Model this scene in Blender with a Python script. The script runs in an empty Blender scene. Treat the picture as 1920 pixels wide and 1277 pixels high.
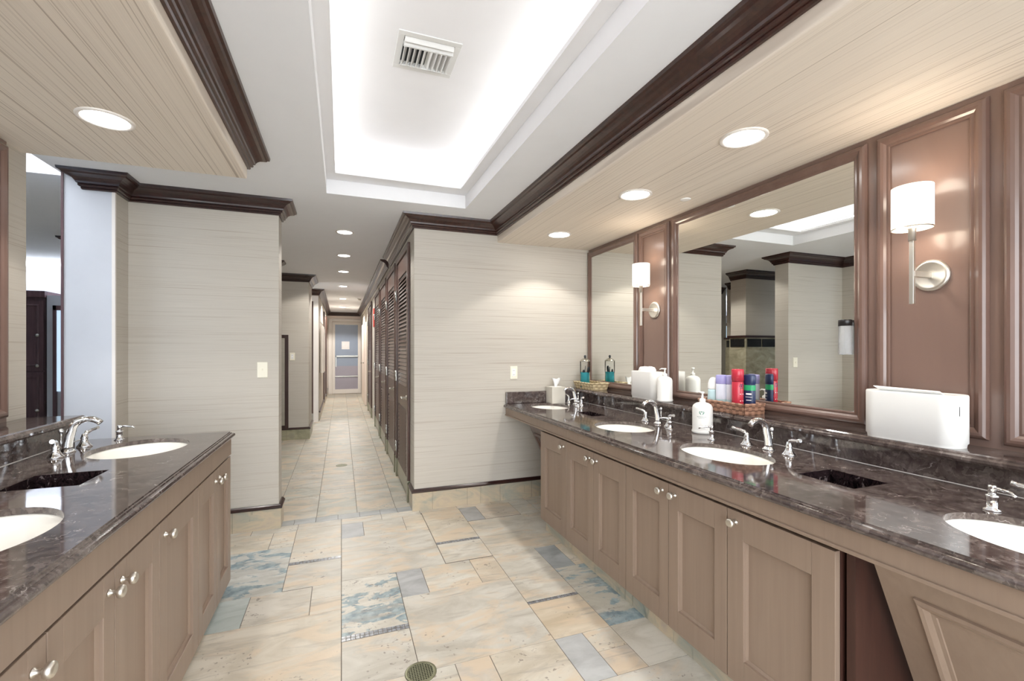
import bpy, math, random
from mathutils import Vector, Matrix
from mathutils.geometry import tessellate_polygon
random.seed(7)
SC = bpy.context.scene
COL = SC.collection
PI = math.pi
def S(r, g, b):
    f = lambda c: (c/255/12.92) if c/255 <= .04045 else ((c/255+.055)/1.055)**2.4
    return (f(r), f(g), f(b))

# ------------------------------------------------------------------ camera, world, exposure
F_PX, CAM_H, HORIZON = 852.0, 1.36, 655.0
YAW = math.atan(320/F_PX)
cam_d = bpy.data.cameras.new('camera'); cam = bpy.data.objects.new('camera', cam_d); COL.objects.link(cam)
cam_d.sensor_width = 36; cam_d.lens = 36*F_PX/1920; cam_d.shift_y = (HORIZON-638.5)/1920
cam.location = (0, 0, CAM_H); cam.rotation_euler = (PI/2, 0, -YAW); cam_d.clip_start = .02
SC.camera = cam
W = bpy.data.worlds.new('world'); SC.world = W; W.use_nodes = True
W.node_tree.nodes['Background'].inputs[0].default_value = (.90, .955, 1, 1)
W.node_tree.nodes['Background'].inputs[1].default_value = 3.3
SC.view_settings.view_transform = 'Standard'; SC.view_settings.look = 'None'
SC.view_settings.exposure = 1.12; SC.view_settings.gamma = 1
SC.view_settings.use_curve_mapping = False

def area(name, loc, rot, sx, sy, power, col=(1, .99, .97), spread=PI):
    l = bpy.data.lights.new(name, 'AREA'); l.shape = 'RECTANGLE'; l.size = sx; l.size_y = sy
    l.energy = power; l.color = col; l.spread = spread
    o = bpy.data.objects.new(name, l); COL.objects.link(o); o.location = loc; o.rotation_euler = rot
    return o
# cove strips lying on the lips of the main ceiling tray, shining up and inwards
COVE = 1.5
area('tray_light', (-.13, 2.15, 2.64), (0, PI+.6, 0), .05, 2.6, COVE)
area('tray_light', (.97, 2.15, 2.64), (0, PI-.6, 0), .05, 2.6, COVE)
area('tray_light', (.41, 3.56, 2.64), (PI-.6, 0, 0), .9, .05, COVE*.6)
area('tray_light', (.41, .74, 2.64), (PI+.6, 0, 0), .9, .05, COVE*.5)
area('tray_light', (-2.5, 3.0, 2.60), (PI, 0, 0), 1.2, 1.2, 22, (.9, .95, 1))  # square panel added inside the side-room tray to brighten its recess
# daylight of the locker room beyond the left opening
area('locker_daylight', (-3.6, .4, 1.5), (PI/2, 0, -PI*.2), 1.8, 1.8, 7, (.62, .78, 1))
area('locker_cove', (-3.6, 7.8, 2.25), (PI, 0, 0), 1.6, .2, 12, (.85, .92, 1))

# ------------------------------------------------------------------ materials
MATS = {}
class NT:
    def __init__(s, name):
        s.m = bpy.data.materials.new(name); s.m.use_nodes = True; s.t = s.m.node_tree
        s.b = s.t.nodes['Principled BSDF']; MATS[name] = s.m
    def n(s, typ, **k):
        q = s.t.nodes.new(typ)
        for a, v in k.items(): setattr(q, a, v)
        return q
    def l(s, a, b): s.t.links.new(a, b)
    def pos(s): return s.n('ShaderNodeNewGeometry').outputs['Position']
    def obj(s): return s.n('ShaderNodeTexCoord').outputs['Object']
    def vmul(s, v, vec, add=None):
        q = s.n('ShaderNodeVectorMath', operation='MULTIPLY'); s.l(v, q.inputs[0]); q.inputs[1].default_value = vec
        return q.outputs[0]
    def noise(s, v, scale=1, detail=4, rough=.55, dist=0):
        q = s.n('ShaderNodeTexNoise'); s.l(v, q.inputs['Vector']); q.inputs['Scale'].default_value = scale
        q.inputs['Detail'].default_value = detail; q.inputs['Roughness'].default_value = rough; q.inputs['Distortion'].default_value = dist
        return q.outputs['Fac']
    def ramp(s, f, pts):
        q = s.n('ShaderNodeValToRGB'); s.l(f, q.inputs[0]); e = q.color_ramp.elements
        while len(e) < len(pts): e.new(.5)
        for i, (p, c) in enumerate(pts):
            e[i].position = p
            c = c if hasattr(c, '__len__') else (c, c, c)
            e[i].color = (*c[:3], 1)
        return q.outputs[0]
    def mix(s, fac, a, b, mode='MIX'):
        q = s.n('ShaderNodeMix', data_type='RGBA', blend_type=mode)
        for sock, v in ((q.inputs[0], fac), (q.inputs[6], a), (q.inputs[7], b)):
            if isinstance(v, (int, float)): sock.default_value = v
            elif isinstance(v, tuple): sock.default_value = (*v[:3], 1)
            else: s.l(v, sock)
        return q.outputs[2]
    def math(s, op, a, b=None):
        q = s.n('ShaderNodeMath', operation=op)
        for i, v in enumerate((a, b)):
            if v is None: continue
            if isinstance(v, (int, float)): q.inputs[i].default_value = v
            else: s.l(v, q.inputs[i])
        return q.outputs[0]
    def bump(s, h, st=.2, d=.01):
        q = s.n('ShaderNodeBump'); s.l(h, q.inputs['Height']); q.inputs['Strength'].default_value = st
        q.inputs['Distance'].default_value = d; s.l(q.outputs[0], s.b.inputs['Normal'])
    def set(s, base=None, rough=None, metal=None, **k):
        if base is not None:
            if isinstance(base, tuple): s.b.inputs['Base Color'].default_value = (*base[:3], 1)
            else: s.l(base, s.b.inputs['Base Color'])
        if rough is not None:
            if isinstance(rough, (int, float)): s.b.inputs['Roughness'].default_value = rough
            else: s.l(rough, s.b.inputs['Roughness'])
        if metal is not None: s.b.inputs['Metallic'].default_value = metal
        for a, v in k.items():
            s.b.inputs[a.replace('_', ' ')].default_value = v
        return s.m

def plain(name, col, rough=.5, metal=0, var=.06, scale=6, **k):
    t = NT(name); f = t.noise(t.obj(), scale, 3)
    a = tuple(c*(1-var) for c in col); b = tuple(min(1, c*(1+var)) for c in col)
    return t.set(t.ramp(f, [(.3, a), (.7, b)]), rough, metal, **k)

def wallpaper(name, vec, base, line, lo=.36, hi=.44):
    t = NT(name); p = t.pos()
    n1 = t.noise(t.vmul(p, vec), 1, 2.5, .6)
    n2 = t.noise(t.vmul(p, tuple(v*.22 for v in vec)), 1, 2, .5)
    fine = t.noise(t.vmul(p, tuple(v*3.1 for v in vec)), 1, 1, .5)
    m = t.ramp(n1, [(lo, 1.0), (hi, 0.0)])
    strength = t.ramp(n2, [(.35, .9), (.65, .25)])
    m = t.mix(1.0, m, strength, 'MULTIPLY')
    b = t.mix(t.ramp(fine, [(.3, 0), (.7, 1)]), tuple(c*.95 for c in base), tuple(min(1, c*1.04) for c in base))
    c = t.mix(m, b, line)
    return t.set(c, .62, 0)
PAPER = S(196, 189, 178)
wallpaper('wallpaper', (1.1, 1.1, 150), PAPER, S(170, 157, 143), .33, .43)
wallpaper('soffit_paper', (190, .5, 8), S(230, 219, 205), S(176, 160, 144), .37, .43)
plain('ceiling_paint', S(246, 248, 252), .8, var=.01)
plain('tray_paint', S(243, 243, 245), .75, var=.01)
plain('white_trim', S(238, 232, 226), .5, var=.02)
plain('blue_wall', S(206, 209, 216), .7, var=.02)

def wood(name, a, b, rough, vec=(30, 30, 2.2), coat=0.0):
    t = NT(name); f = t.noise(t.vmul(t.obj(), vec), 1, 4, .6, .6)
    m = t.set(t.ramp(f, [(.3, a), (.7, b)]), rough, 0)
    t.b.inputs['Coat Weight'].default_value = coat; t.b.inputs['Coat Roughness'].default_value = .15
    return m
wood('mahogany', S(38, 17, 15), S(56, 28, 24), .3, coat=.5)
wood('mahogany_rail', S(46, 25, 20), S(70, 41, 33), .28, coat=.4)
wood('stall_wood', S(62, 38, 31), S(88, 57, 46), .33, coat=.3)
wood('panel_wood', S(122, 98, 88), S(129, 105, 94), .3, (4, 4, 1.2), coat=.35)
wood('frame_wood', S(108, 84, 75), S(119, 94, 84), .26, (9, 9, 2), coat=.45)
wood('taupe_paint', S(141, 121, 106), S(148, 128, 112), .42, (40, 40, 1.5), coat=.12)
wood('dark_niche', S(58, 34, 28), S(72, 44, 35), .5)
wood('locker_wood', S(84, 60, 64), S(112, 84, 88), .4)

def marble():
    t = NT('dark_marble'); p = t.pos()
    v = t.n('ShaderNodeTexVoronoi', feature='F1'); v.inputs['Scale'].default_value = 38; v.inputs['Randomness'].default_value = 1
    wv = t.n('ShaderNodeTexNoise'); t.l(p, wv.inputs['Vector']); wv.inputs['Scale'].default_value = 14; wv.inputs['Detail'].default_value = 6
    mv = t.n('ShaderNodeVectorMath', operation='MULTIPLY_ADD'); t.l(wv.outputs['Color'], mv.inputs[0]); mv.inputs[1].default_value = (.20, .20, .20); t.l(p, mv.inputs[2])
    t.l(mv.outputs[0], v.inputs['Vector'])
    sep = t.n('ShaderNodeSeparateColor'); t.l(v.outputs['Color'], sep.inputs[0])
    c = t.ramp(sep.outputs[0], [(0, S(56, 46, 44)), (.35, S(78, 67, 64)), (.6, S(94, 83, 79)), (.82, S(109, 98, 94)), (1, S(128, 118, 113))])
    c = t.mix(t.ramp(t.noise(p, 30, 5, .6), [(.35, 0), (.7, .5)]), c, S(52, 36, 36))
    ed = t.n('ShaderNodeTexVoronoi', feature='DISTANCE_TO_EDGE'); ed.inputs['Scale'].default_value = 8; t.l(mv.outputs[0], ed.inputs['Vector'])
    c = t.mix(.42, c, t.ramp(t.noise(p, 16, 8, .68, .8), [(.32, S(40, 32, 31)), (.5, S(84, 72, 69)), (.68, S(132, 120, 115))]))
    vein = t.mix(1.0, t.ramp(ed.outputs[0], [(0, 1.0), (.02, 0)]), t.ramp(t.noise(p, 13, 3), [(.52, 0), (.68, .75)]), 'MULTIPLY')
    c = t.mix(vein, c, S(196, 186, 182))
    t.set(c, .07, 0); t.b.inputs['IOR'].default_value = 1.75
marble()
def stone():
    t = NT('slate_tile'); p = t.pos()
    at = t.n('ShaderNodeAttribute', attribute_name='tint'); off = t.n('ShaderNodeAttribute', attribute_name='shift')
    v = t.n('ShaderNodeVectorMath', operation='MULTIPLY_ADD'); t.l(off.outputs['Color'], v.inputs[0]); v.inputs[1].default_value = (40, 40, 40); t.l(p, v.inputs[2])
    q = v.outputs[0]
    sk = t.vmul(q, (1, 1.9, 1))
    soft = t.noise(sk, 3.4, 5, .6, .8)
    c = t.mix(t.ramp(soft, [(.36, 0), (.62, 1)]), t.mix(.30, at.outputs['Color'], S(160, 150, 134)), t.mix(.30, at.outputs['Color'], S(240, 236, 228)))
    sepo = t.n('ShaderNodeSeparateColor'); t.l(off.outputs['Color'], sepo.inputs[0])
    # alpha of the tint: 1 = patches of blue slate, 0.5 = ochre patches, 0 = plain
    blue = t.math('GREATER_THAN', at.outputs['Alpha'], .8)
    ochre = t.math('MULTIPLY', t.math('GREATER_THAN', at.outputs['Alpha'], .3), t.math('LESS_THAN', at.outputs['Alpha'], .8))
    nb = t.noise(sk, 5.2, 7, .62, .5)
    bm = t.math('MULTIPLY', t.ramp(nb, [(.50, 0), (.53, .9), (.75, 1)]), blue)
    bc = t.ramp(t.noise(q, 22, 3), [(.35, S(108, 130, 140)), (.65, S(160, 176, 180))])
    c = t.mix(bm, c, bc)
    no = t.noise(sk, 3.0, 5, .6, 1.2)
    om = t.math('MULTIPLY', t.ramp(no, [(.48, 0), (.62, .75)]), ochre)
    c = t.mix(om, c, S(212, 192, 166))
    # fine layered streaks and a few dark pits
    st = t.noise(t.vmul(q, (3, 16, 3)), 1, 6, .65, 1.0)
    c = t.mix(t.math('MULTIPLY', t.ramp(st, [(.54, 0), (.70, .65)]), t.math('SUBTRACT', 1.0, t.math('LESS_THAN', at.outputs['Alpha'], .1))), c, S(158, 150, 138))
    pit = t.noise(q, 46, 2, .5); pm = t.noise(q, 4, 2, .5)
    c = t.mix(t.math('MULTIPLY', t.math('MULTIPLY', t.ramp(pit, [(.62, 0), (.68, .7)]), t.ramp(pm, [(.56, 0), (.64, 1)])), t.math('GREATER_THAN', at.outputs['Alpha'], .3)), c, S(120, 108, 98))
    t.set(c, t.ramp(soft, [(.3, .34), (.7, .48)]), 0)
    t.bump(t.noise(q, 14, 5, .6), .12, .01)
stone()
def green_marble():
    t = NT('green_stone'); p = t.pos()
    f = t.noise(t.vmul(p, (1, 1, 2)), 4, 6, .6, 1.2)
    c = t.ramp(f, [(.3, S(142, 138, 116)), (.55, S(178, 172, 148)), (.75, S(200, 194, 172))])
    br = t.n('ShaderNodeTexBrick'); t.l(t.vmul(p, (1, 1, 1)), br.inputs['Vector'])
    t.set(c, .25, 0)
green_marble()
plain('grout', S(112, 104, 96), .8)
def shaded_marble():
    t = NT('shaded_marble'); p = t.pos()  # veined chute marble, the dark of the unlit shaft put into its colour
    f = t.noise(t.vmul(p, (1, 1, .6)), 26, 6, .7, 1.6)
    c = t.ramp(f, [(.42, S(20, 15, 17)), (.52, S(46, 34, 36)), (.58, S(24, 18, 20)), (.66, S(128, 116, 116))]); t.set(c, .12, 0)
shaded_marble()
plain('slate_band', S(150, 156, 160), .3, var=.12, scale=14)
def base_mat(name, cols):
    t = NT(name); p = t.pos(); f = t.noise(t.vmul(p, (1, 1, 2.4)), 3.2, 6, .62, 1.0)
    c = t.ramp(f, [(.30, cols[0]), (.44, cols[1]), (.56, cols[2]), (.72, cols[3])])
    c = t.mix(t.ramp(t.noise(t.vmul(p, (9, 9, 2)), 1, 5, .6, 1.2), [(.60, 0), (.70, .6)]), c, S(92, 104, 96))
    t.set(c, .32, 0)
base_mat('base_stone', [S(150, 156, 148), S(176, 168, 150), S(196, 180, 154), S(178, 164, 150)])
base_mat('base_stone_green', [S(120, 126, 108), S(150, 148, 122), S(168, 162, 136), S(140, 140, 124)])
plain('black_tile', S(34, 36, 36), .12)
plain('chrome', (.82, .83, .85), .06, 1, var=.01)
plain('satin_nickel', S(224, 219, 210), .38, 1, var=.03)
plain('steel', S(190, 188, 180), .25, 1, var=.03)
plain('kick_metal', S(150, 148, 128), .3, .9, var=.05)
plain('porcelain', S(253, 250, 243), .08, 0, var=.01, Coat_Weight=.3)
plain('white_plastic', S(246, 245, 242), .3, 0, var=.01)
plain('tissue_paper', S(252, 252, 252), .8, 0, var=.02)
plain('tissue_box_card', S(214, 209, 198), .6, 0, var=.04)
plain('ivory_plastic', S(240, 234, 216), .35, 0, var=.01)
plain('shade_fabric_base', S(250, 244, 232), .8)
plain('black_plastic', S(30, 28, 28), .3)
plain('red_can', S(196, 52, 70), .25, 0, var=.03)
plain('navy_plastic', S(34, 48, 88), .3)
plain('green_band', S(44, 168, 110), .35)
plain('lavender_cap', S(172, 168, 222), .3)
plain('pale_body', S(226, 230, 242), .3)
plain('aqua_body', S(196, 222, 226), .3)
plain('pink_mark', S(236, 150, 160), .4)
plain('comb_black', S(52, 58, 66), .4)
plain('red_sign', S(196, 60, 52), .5)
plain('sign_paper', S(250, 246, 246), .7)
plain('robe', S(240, 232, 222), .9)
plain('logo_green', S(96, 150, 128), .5)
plain('logo_grey', S(176, 184, 180), .5)
plain('mosaic_glass', S(150, 152, 156), .25, 0, var=.55, scale=45)
plain('drain_brass', S(128, 128, 104), .35, .7)
plain('drain_hole', S(28, 34, 30), .7)
plain('vent_white', S(228, 228, 226), .5, var=.01)
plain('vent_dark', S(60, 62, 66), .8)
plain('glass_blue', S(150, 162, 182), .25, 0, var=.02)
plain('glass_mauve', S(166, 160, 172), .25, 0, var=.02)
plain('pink_paint', S(246, 232, 222), .6, var=.01)
def mirror():
    t = NT('mirror_glass'); t.set((.86, .87, .84), .0, 1)
mirror()
def clear(name, col, rough=.02, ior=1.45):
    t = NT(name); t.set(col, rough, 0); t.b.inputs['Transmission Weight'].default_value = 1; t.b.inputs['IOR'].default_value = ior
clear('clear_glass', (.97, .98, .98), .0, 1.05)
clear('teal_liquid', S(90, 205, 220), .02, 1.05); MATS['teal_liquid'].node_tree.nodes['Principled BSDF'].inputs['Transmission Weight'].default_value = .55
def emit(name, col, st):
    t = NT(name); t.set(col, .5, 0); t.b.inputs['Emission Color'].default_value = (*col, 1); t.b.inputs['Emission Strength'].default_value = st
emit('lamp_lens', (1, .98, .94), 9)
emit('lit_shade', S(255, 244, 226), .75)
emit('mirror_glow', S(200, 226, 246), .42)  # pale blue glow standing in for a bright mirror reflection
def wicker(name, a, b, sc):
    t = NT(name); o = t.obj()
    w1 = t.n('ShaderNodeTexWave', wave_type='BANDS', bands_direction='Z'); w1.inputs['Scale'].default_value = sc; w1.inputs['Distortion'].default_value = 2.5; w1.inputs['Detail'].default_value = 2
    t.l(o, w1.inputs['Vector'])
    ck = t.n('ShaderNodeTexChecker'); ck.inputs['Scale'].default_value = sc*3.2; t.l(o, ck.inputs['Vector'])
    f = t.mix(.45, w1.outputs['Fac'], ck.outputs['Fac'])
    t.set(t.ramp(f, [(.1, a), (.75, b)]), .55, 0); t.bump(f, .8, .004)
wicker('straw_wicker', S(176, 152, 110), S(236, 220, 184), 12)
wicker('rattan_wicker', S(118, 82, 64), S(190, 146, 122), 14)

# ------------------------------------------------------------------ mesh helpers
class MB:
    def __init__(s): s.v = []; s.f = []; s.sm = []
    def add(s, vs, fs, smooth=False):
        b = len(s.v); s.v += [tuple(p) for p in vs]; s.f += [tuple(i+b for i in f) for f in fs]; s.sm += [smooth]*len(fs); return s
    def box(s, x0, x1, y0, y1, z0, z1):
        x0, x1 = sorted((x0, x1)); y0, y1 = sorted((y0, y1)); z0, z1 = sorted((z0, z1))
        v = [(x, y, z) for z in (z0, z1) for y in (y0, y1) for x in (x0, x1)]
        return s.add(v, [(0, 2, 3, 1), (4, 5, 7, 6), (0, 1, 5, 4), (2, 6, 7, 3), (0, 4, 6, 2), (1, 3, 7, 5)])
    def prism(s, poly, a0, a1, axis='y'):          # poly in the plane across the axis
        n = len(poly)
        def P(p, a):
            return {'y': (p[0], a, p[1]), 'x': (a, p[0], p[1]), 'z': (p[0], p[1], a)}[axis]
        v = [P(p, a0) for p in poly]+[P(p, a1) for p in poly]
        f = [tuple((i, (i+1) % n, n+(i+1) % n, n+i)) for i in range(n)]+[tuple(range(n))[::-1], tuple(range(n, 2*n))]
        return s.add(v, f)
    def lathe(s, prof, c=(0, 0, 0), axis='z', n=28, sx=1, sy=1, caps=True):   # prof: (radius, height)
        v = []; f = []
        for r, h in prof:
            for i in range(n):
                a = 2*PI*i/n; x, y = r*math.cos(a)*sx, r*math.sin(a)*sy
                q = {'z': (x, y, h), 'x': (h, x, y), 'y': (x, h, y)}[axis]
                v.append((q[0]+c[0], q[1]+c[1], q[2]+c[2]))
        for k in range(len(prof)-1):
            for i in range(n):
                j = (i+1) % n; f.append((k*n+i, k*n+j, (k+1)*n+j, (k+1)*n+i))
        s.add(v, f, True)
        if caps:
            b = len(s.v)-len(v); s.f += [tuple(b+i for i in range(n))[::-1], tuple(b+(len(prof)-1)*n+i for i in range(n))]; s.sm += [False, False]
        return s
    def tube(s, pts, rad, n=14, caps=True):
        pts = [Vector(p) for p in pts]; rad = rad if hasattr(rad, '__len__') else [rad]*len(pts)
        v = []; f = []; up = Vector((0, 0, 1)); u = None
        for i, p in enumerate(pts):
            d = (pts[min(i+1, len(pts)-1)]-pts[max(i-1, 0)]).normalized()
            if u is None:
                u = d.cross(up if abs(d.z) < .9 else Vector((0, 1, 0))).normalized()
            else: u = (u-d*u.dot(d)).normalized()
            w = d.cross(u)
            for k in range(n):
                a = 2*PI*k/n; v.append(p+(u*math.cos(a)+w*math.sin(a))*rad[i])
        for i in range(len(pts)-1):
            for k in range(n):
                j = (k+1) % n; f.append((i*n+k, i*n+j, (i+1)*n+j, (i+1)*n+k))
        s.add(v, f, True)
        if caps:
            b = len(s.v)-len(v); m = (len(pts)-1)*n
            s.f += [tuple(b+k for k in range(n))[::-1], tuple(b+m+k for k in range(n))]; s.sm += [False, False]
        return s
    def sweep(s, path, prof, closed=False):        # path: (x, y) list, the room on its left; prof: (out, z) list
        n = len(path); rings = []
        for i in range(n):
            p = Vector(path[i]).to_2d() if False else Vector((path[i][0], path[i][1]))
            def nrm(a, b):
                d = Vector((b[0]-a[0], b[1]-a[1])).normalized(); return Vector((-d.y, d.x))
            a = path[i-1] if (i > 0 or closed) else None; b = path[(i+1) % n] if (i < n-1 or closed) else None
            if a is None: m = nrm(path[i], b)
            elif b is None: m = nrm(a, path[i])
            else:
                n1, n2 = nrm(a, path[i]), nrm(path[i], b); m = (n1+n2); m = m/ (m.dot(n1))
            rings.append([(p.x+m.x*o, p.y+m.y*o, z) for o, z in prof])
        v = [q for r in rings for q in r]; k = len(prof); f = []
        for i in range(n if closed else n-1):
            j = (i+1) % n
            for q in range(k):
                w = (q+1) % k; f.append((i*k+q, i*k+w, j*k+w, j*k+q))
        if not closed: f += [tuple(range(k))[::-1], tuple((n-1)*k+q for q in range(k))]
        return s.add(v, f)
    def frame_rect(s, plane, a0, a1, b0, b1, prof):
        """picture-frame moulding; plane = ('x', value, sign): prof = (inset from the outer edge, height off the plane)"""
        ax, val, sg = plane; k = len(prof); v = []; f = []
        cs = [(a0, b0, 1, 1), (a1, b0, -1, 1), (a1, b1, -1, -1), (a0, b1, 1, -1)]
        for a, b, da, db in cs:
            for i, h in prof:
                A, B, Hh = a+da*i, b+db*i, val+sg*h
                v.append((Hh, A, B) if ax == 'x' else (A, Hh, B))
        for c in range(4):
            d = (c+1) % 4
            for q in range(k):
                w = (q+1) % k; f.append((c*k+q, c*k+w, d*k+w, d*k+q))
        return s.add(v, f)
    def build(s, name, mat, parent=None, origin=(0, 0, 0), bevel=0, seg=2):
        me = bpy.data.meshes.new(name); o = Vector(origin)
        me.from_pydata([tuple(Vector(p)-o) for p in s.v], [], s.f)
        me.polygons.foreach_set('use_smooth', s.sm)
        me.materials.append(MATS[mat]); me.update()
        import bmesh
        bm = bmesh.new(); bm.from_mesh(me); bmesh.ops.recalc_face_normals(bm, faces=bm.faces); bm.to_mesh(me); bm.free()
        ob = bpy.data.objects.new(name, me); COL.objects.link(ob)
        if parent is not None: ob.parent = parent
        else: ob.location = o
        if bevel:
            md = ob.modifiers.new('bevel', 'BEVEL'); md.width = bevel; md.segments = seg; md.limit_method = 'ANGLE'; md.angle_limit = math.radians(40)
            md.harden_normals = False
        return ob
def tag(o, label, cat, group=None):
    o['label'] = label; o['category'] = cat
    if group: o['group'] = group
    return o
def thing(name, label, cat, loc=(0, 0, 0), rz=0, group=None):
    o = bpy.data.objects.new(name, None); COL.objects.link(o); o.location = loc; o.rotation_euler = (0, 0, rz); o.empty_display_size = .05
    return tag(o, label, cat, group)
def struct(o):
    o['kind'] = 'structure'; return o
def dup(root, loc, label=None, rz=None, group=None):
    r = root.copy(); COL.objects.link(r); r.location = loc
    if rz is not None: r.rotation_euler = (0, 0, rz)
    if label: r['label'] = label
    if group: r['group'] = group
    for ch in list(root.children):
        c = ch.copy(); COL.objects.link(c); c.parent = r
        for g in list(ch.children):
            d = g.copy(); COL.objects.link(d); d.parent = c
    return r
def box(name, mat, *a, parent=None, bevel=0, origin=(0, 0, 0)):
    return MB().box(*a).build(name, mat, parent, origin, bevel)

# ------------------------------------------------------------------ key dimensions
WR, WL = 2.25, -1.45           # mirror walls
YF = 3.872                     # facing walls
ZC, ZS = 2.488, 2.32           # ceiling, soffits
CR, CL = .574, -.447           # corridor sides
YB = -1.6
# ------------------------------------------------------------------ floor
tiles = []
def T(x0, x1, y0, y1, c, k=0.0):
    w = .40 if k > 0 else .1
    tiles.append((x0, x1, y0, y1, S(*[a*(1-w)+b*w for a, b in zip(c, (178, 177, 167))]), k))
CRM, SND, BEI, GRY, BLU, PNK, PAL, SLT, AQU = (226, 214, 194), (222, 204, 176), (212, 200, 182), (206, 198, 184), (204, 206, 200), (208, 190, 172), (228, 220, 204), (152, 158, 166), (170, 188, 188)
mosaics = []
T(-.80, -.467, 3.47, 3.765, SND, .5); T(-.467, -.312, 3.47, 3.765, CRM, .5); T(-.312, 0, 3.205, 3.765, CRM, .5)
mosaics.append((-.312, 0, 3.165, 3.205)); T(-.312, 0, 2.843, 3.165, GRY, .5); T(-.80, -.312, 2.838, 3.47, BLU, 1)
T(-.80, -.465, 2.54, 2.838, AQU, 0); T(-.465, -.155, 2.54, 2.838, BEI, .35); T(-.155, 0, 2.69, 2.843, CRM, .35); T(-.155, 0, 2.54, 2.69, CRM, .35)
T(-.80, 0, 1.93, 2.54, SND, .5); T(-.80, 0, 1.31, 1.93, CRM, .5)
T(0, .157, 3.484, 3.765, SLT, 0); T(.157, .462, 3.484, 3.765, PAL, .35); T(.462, .62, 3.484, 3.765, SND, .5)
T(0, .62, 2.845, 3.484, GRY, .5); T(0, .312, 2.295, 2.845, PAL, 1); mosaics.append((0, .312, 2.253, 2.295)); T(0, .312, 1.93, 2.253, GRY, .35)
T(.312, .463, 2.543, 2.845, SLT, 0); T(.463, .773, 2.543, 2.845, PAL, .35); T(.773, .935, 2.543, 2.845, (226, 200, 166), .5)
T(.312, .935, 1.926, 2.543, GRY, .5); T(.622, .935, 3.18, 3.80, SND, .5); mosaics.append((.622, .935, 3.142, 3.18)); T(.622, .935, 2.855, 3.142, PAL, .35)
T(0, .312, 1.31, 1.93, CRM, .35); T(.312, .46, 1.31, 1.926, PAL, .35); T(.46, .617, 1.31, 1.926, PNK, .5); T(.617, .935, 1.31, 1.926, SND, .5)
T(.935, 1.085, 3.49, 3.80, (140, 144, 150), 0); T(1.085, 1.389, 3.49, 3.80, (206, 182, 158), .5); T(1.389, 1.56, 3.632, 3.80, GRY, .35); T(1.389, 1.56, 3.482, 3.632, PAL, .35)
T(.935, 1.56, 2.857, 3.482, CRM, .5); T(1.236, 1.386, 2.545, 2.857, (140, 152, 160), 0); T(1.386, 1.56, 2.545, 2.857, SND, .5)
T(.935, 1.236, 2.262, 2.857, PAL, .5); mosaics.append((.935, 1.236, 2.236, 2.262)); T(.935, 1.236, 1.924, 2.236, (228, 198, 156), .5)
T(1.236, 1.56, 1.924, 2.545, (206, 200, 180), 1); T(1.236, 1.56, 1.62, 1.924, (218, 208, 190), .1)
T(.935, 1.08, 1.62, 1.924, (176, 182, 188), 0); T(1.08, 1.236, 1.776, 1.924, CRM, .35); T(1.08, 1.236, 1.62, 1.776, PNK, .5); T(.935, 1.56, 1.31, 1.62, GRY, .35)
x = -.80
for w in (.18, .31, .31, .305, .31, .315, .31, .31, .445): 
    T(x, x+w, 3.765 if x < .6 else 3.80, 3.888, GRY if x < 0 else PAL, .35); x += w
T(1.56, 2.3, 3.0, 3.80, GRY, .35); T(1.995, 2.3, 3.80, 3.888, GRY, .35); T(1.56, 2.3, 1.31, 3.0, GRY, .35); T(-1.5, -.80, 1.31, 3.888, GRY, .35)
# slate threshold band
xs = [-.60, -.447, -.346, -.19, -.025, .141, .303, .44, .60]
for a, b in zip(xs, xs[1:]): T(a, b, 3.888, 4.0, (146, 154, 160), 0)
# corridor tiles
ry = random.Random(3)
for ci, x0 in enumerate([-5.492+.312*i for i in range(23)]):
    offs = {16: 4.58, 17: 4.43, 18: 4.30}.get(ci, 4.0+ry.random()*.3); ys = [4.0]; y = offs
    if y < 4.1: y += .306
    while y < 15.2: ys.append(y); y += .306
    ys.append(15.3)
    for a, b in zip(ys, ys[1:]): T(x0, x0+.312, a, b, ry.choice([(176, 176, 158), (182, 176, 158), (188, 182, 166), (170, 172, 156), (184, 174, 160)]), ry.choice([.35, .35, .35, .5]))
# the rest, behind the camera and in the side room
for i in range(13):
    for j in range(6): T(-1.5+.305*i, -1.5+.305*(i+1), 1.31-.7*(j+1), 1.31-.7*j, ry.choice([CRM, GRY, SND, PAL]), .35)
for i in range(7):
    for j in range(11): T(-5.7+.6*i, -5.7+.6*(i+1), 4.0-.65*(j+1), 4.0-.65*j, ry.choice([GRY, BEI]), .35)
v = []; f = []; tint = []; shift = []
g = .0023; h = .0018
for x0, x1, y0, y1, c, k in tiles:
    b = len(v); x0 += g; x1 -= g; y0 += g; y1 -= g
    v += [(x0, y0, 0), (x1, y0, 0), (x1, y1, 0), (x0, y1, 0), (x0-g*.4, y0-g*.4, -h), (x1+g*.4, y0-g*.4, -h), (x1+g*.4, y1+g*.4, -h), (x0-g*.4, y1+g*.4, -h)]
    f += [(b, b+1, b+2, b+3), (b+4, b+5, b+1, b), (b+5, b+6, b+2, b+1), (b+6, b+7, b+3, b+2), (b+7, b+4, b, b+3)]
    sh = (random.random(), random.random(), random.random(), 1); jit = .89+.06*random.random()
    tint += [(c[0]*jit, c[1]*jit, c[2]*jit, k)]*20; shift += [sh]*20
nt = len(f)
b = len(v); v += [(-5.8, -3, -h), (2.6, -3, -h), (2.6, 15.4, -h), (-5.8, 15.4, -h)]; f.append((b, b+1, b+2, b+3)); tint += [(0, 0, 0, 0)]*4; shift += [(0, 0, 0, 1)]*4
nm = 0
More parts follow.
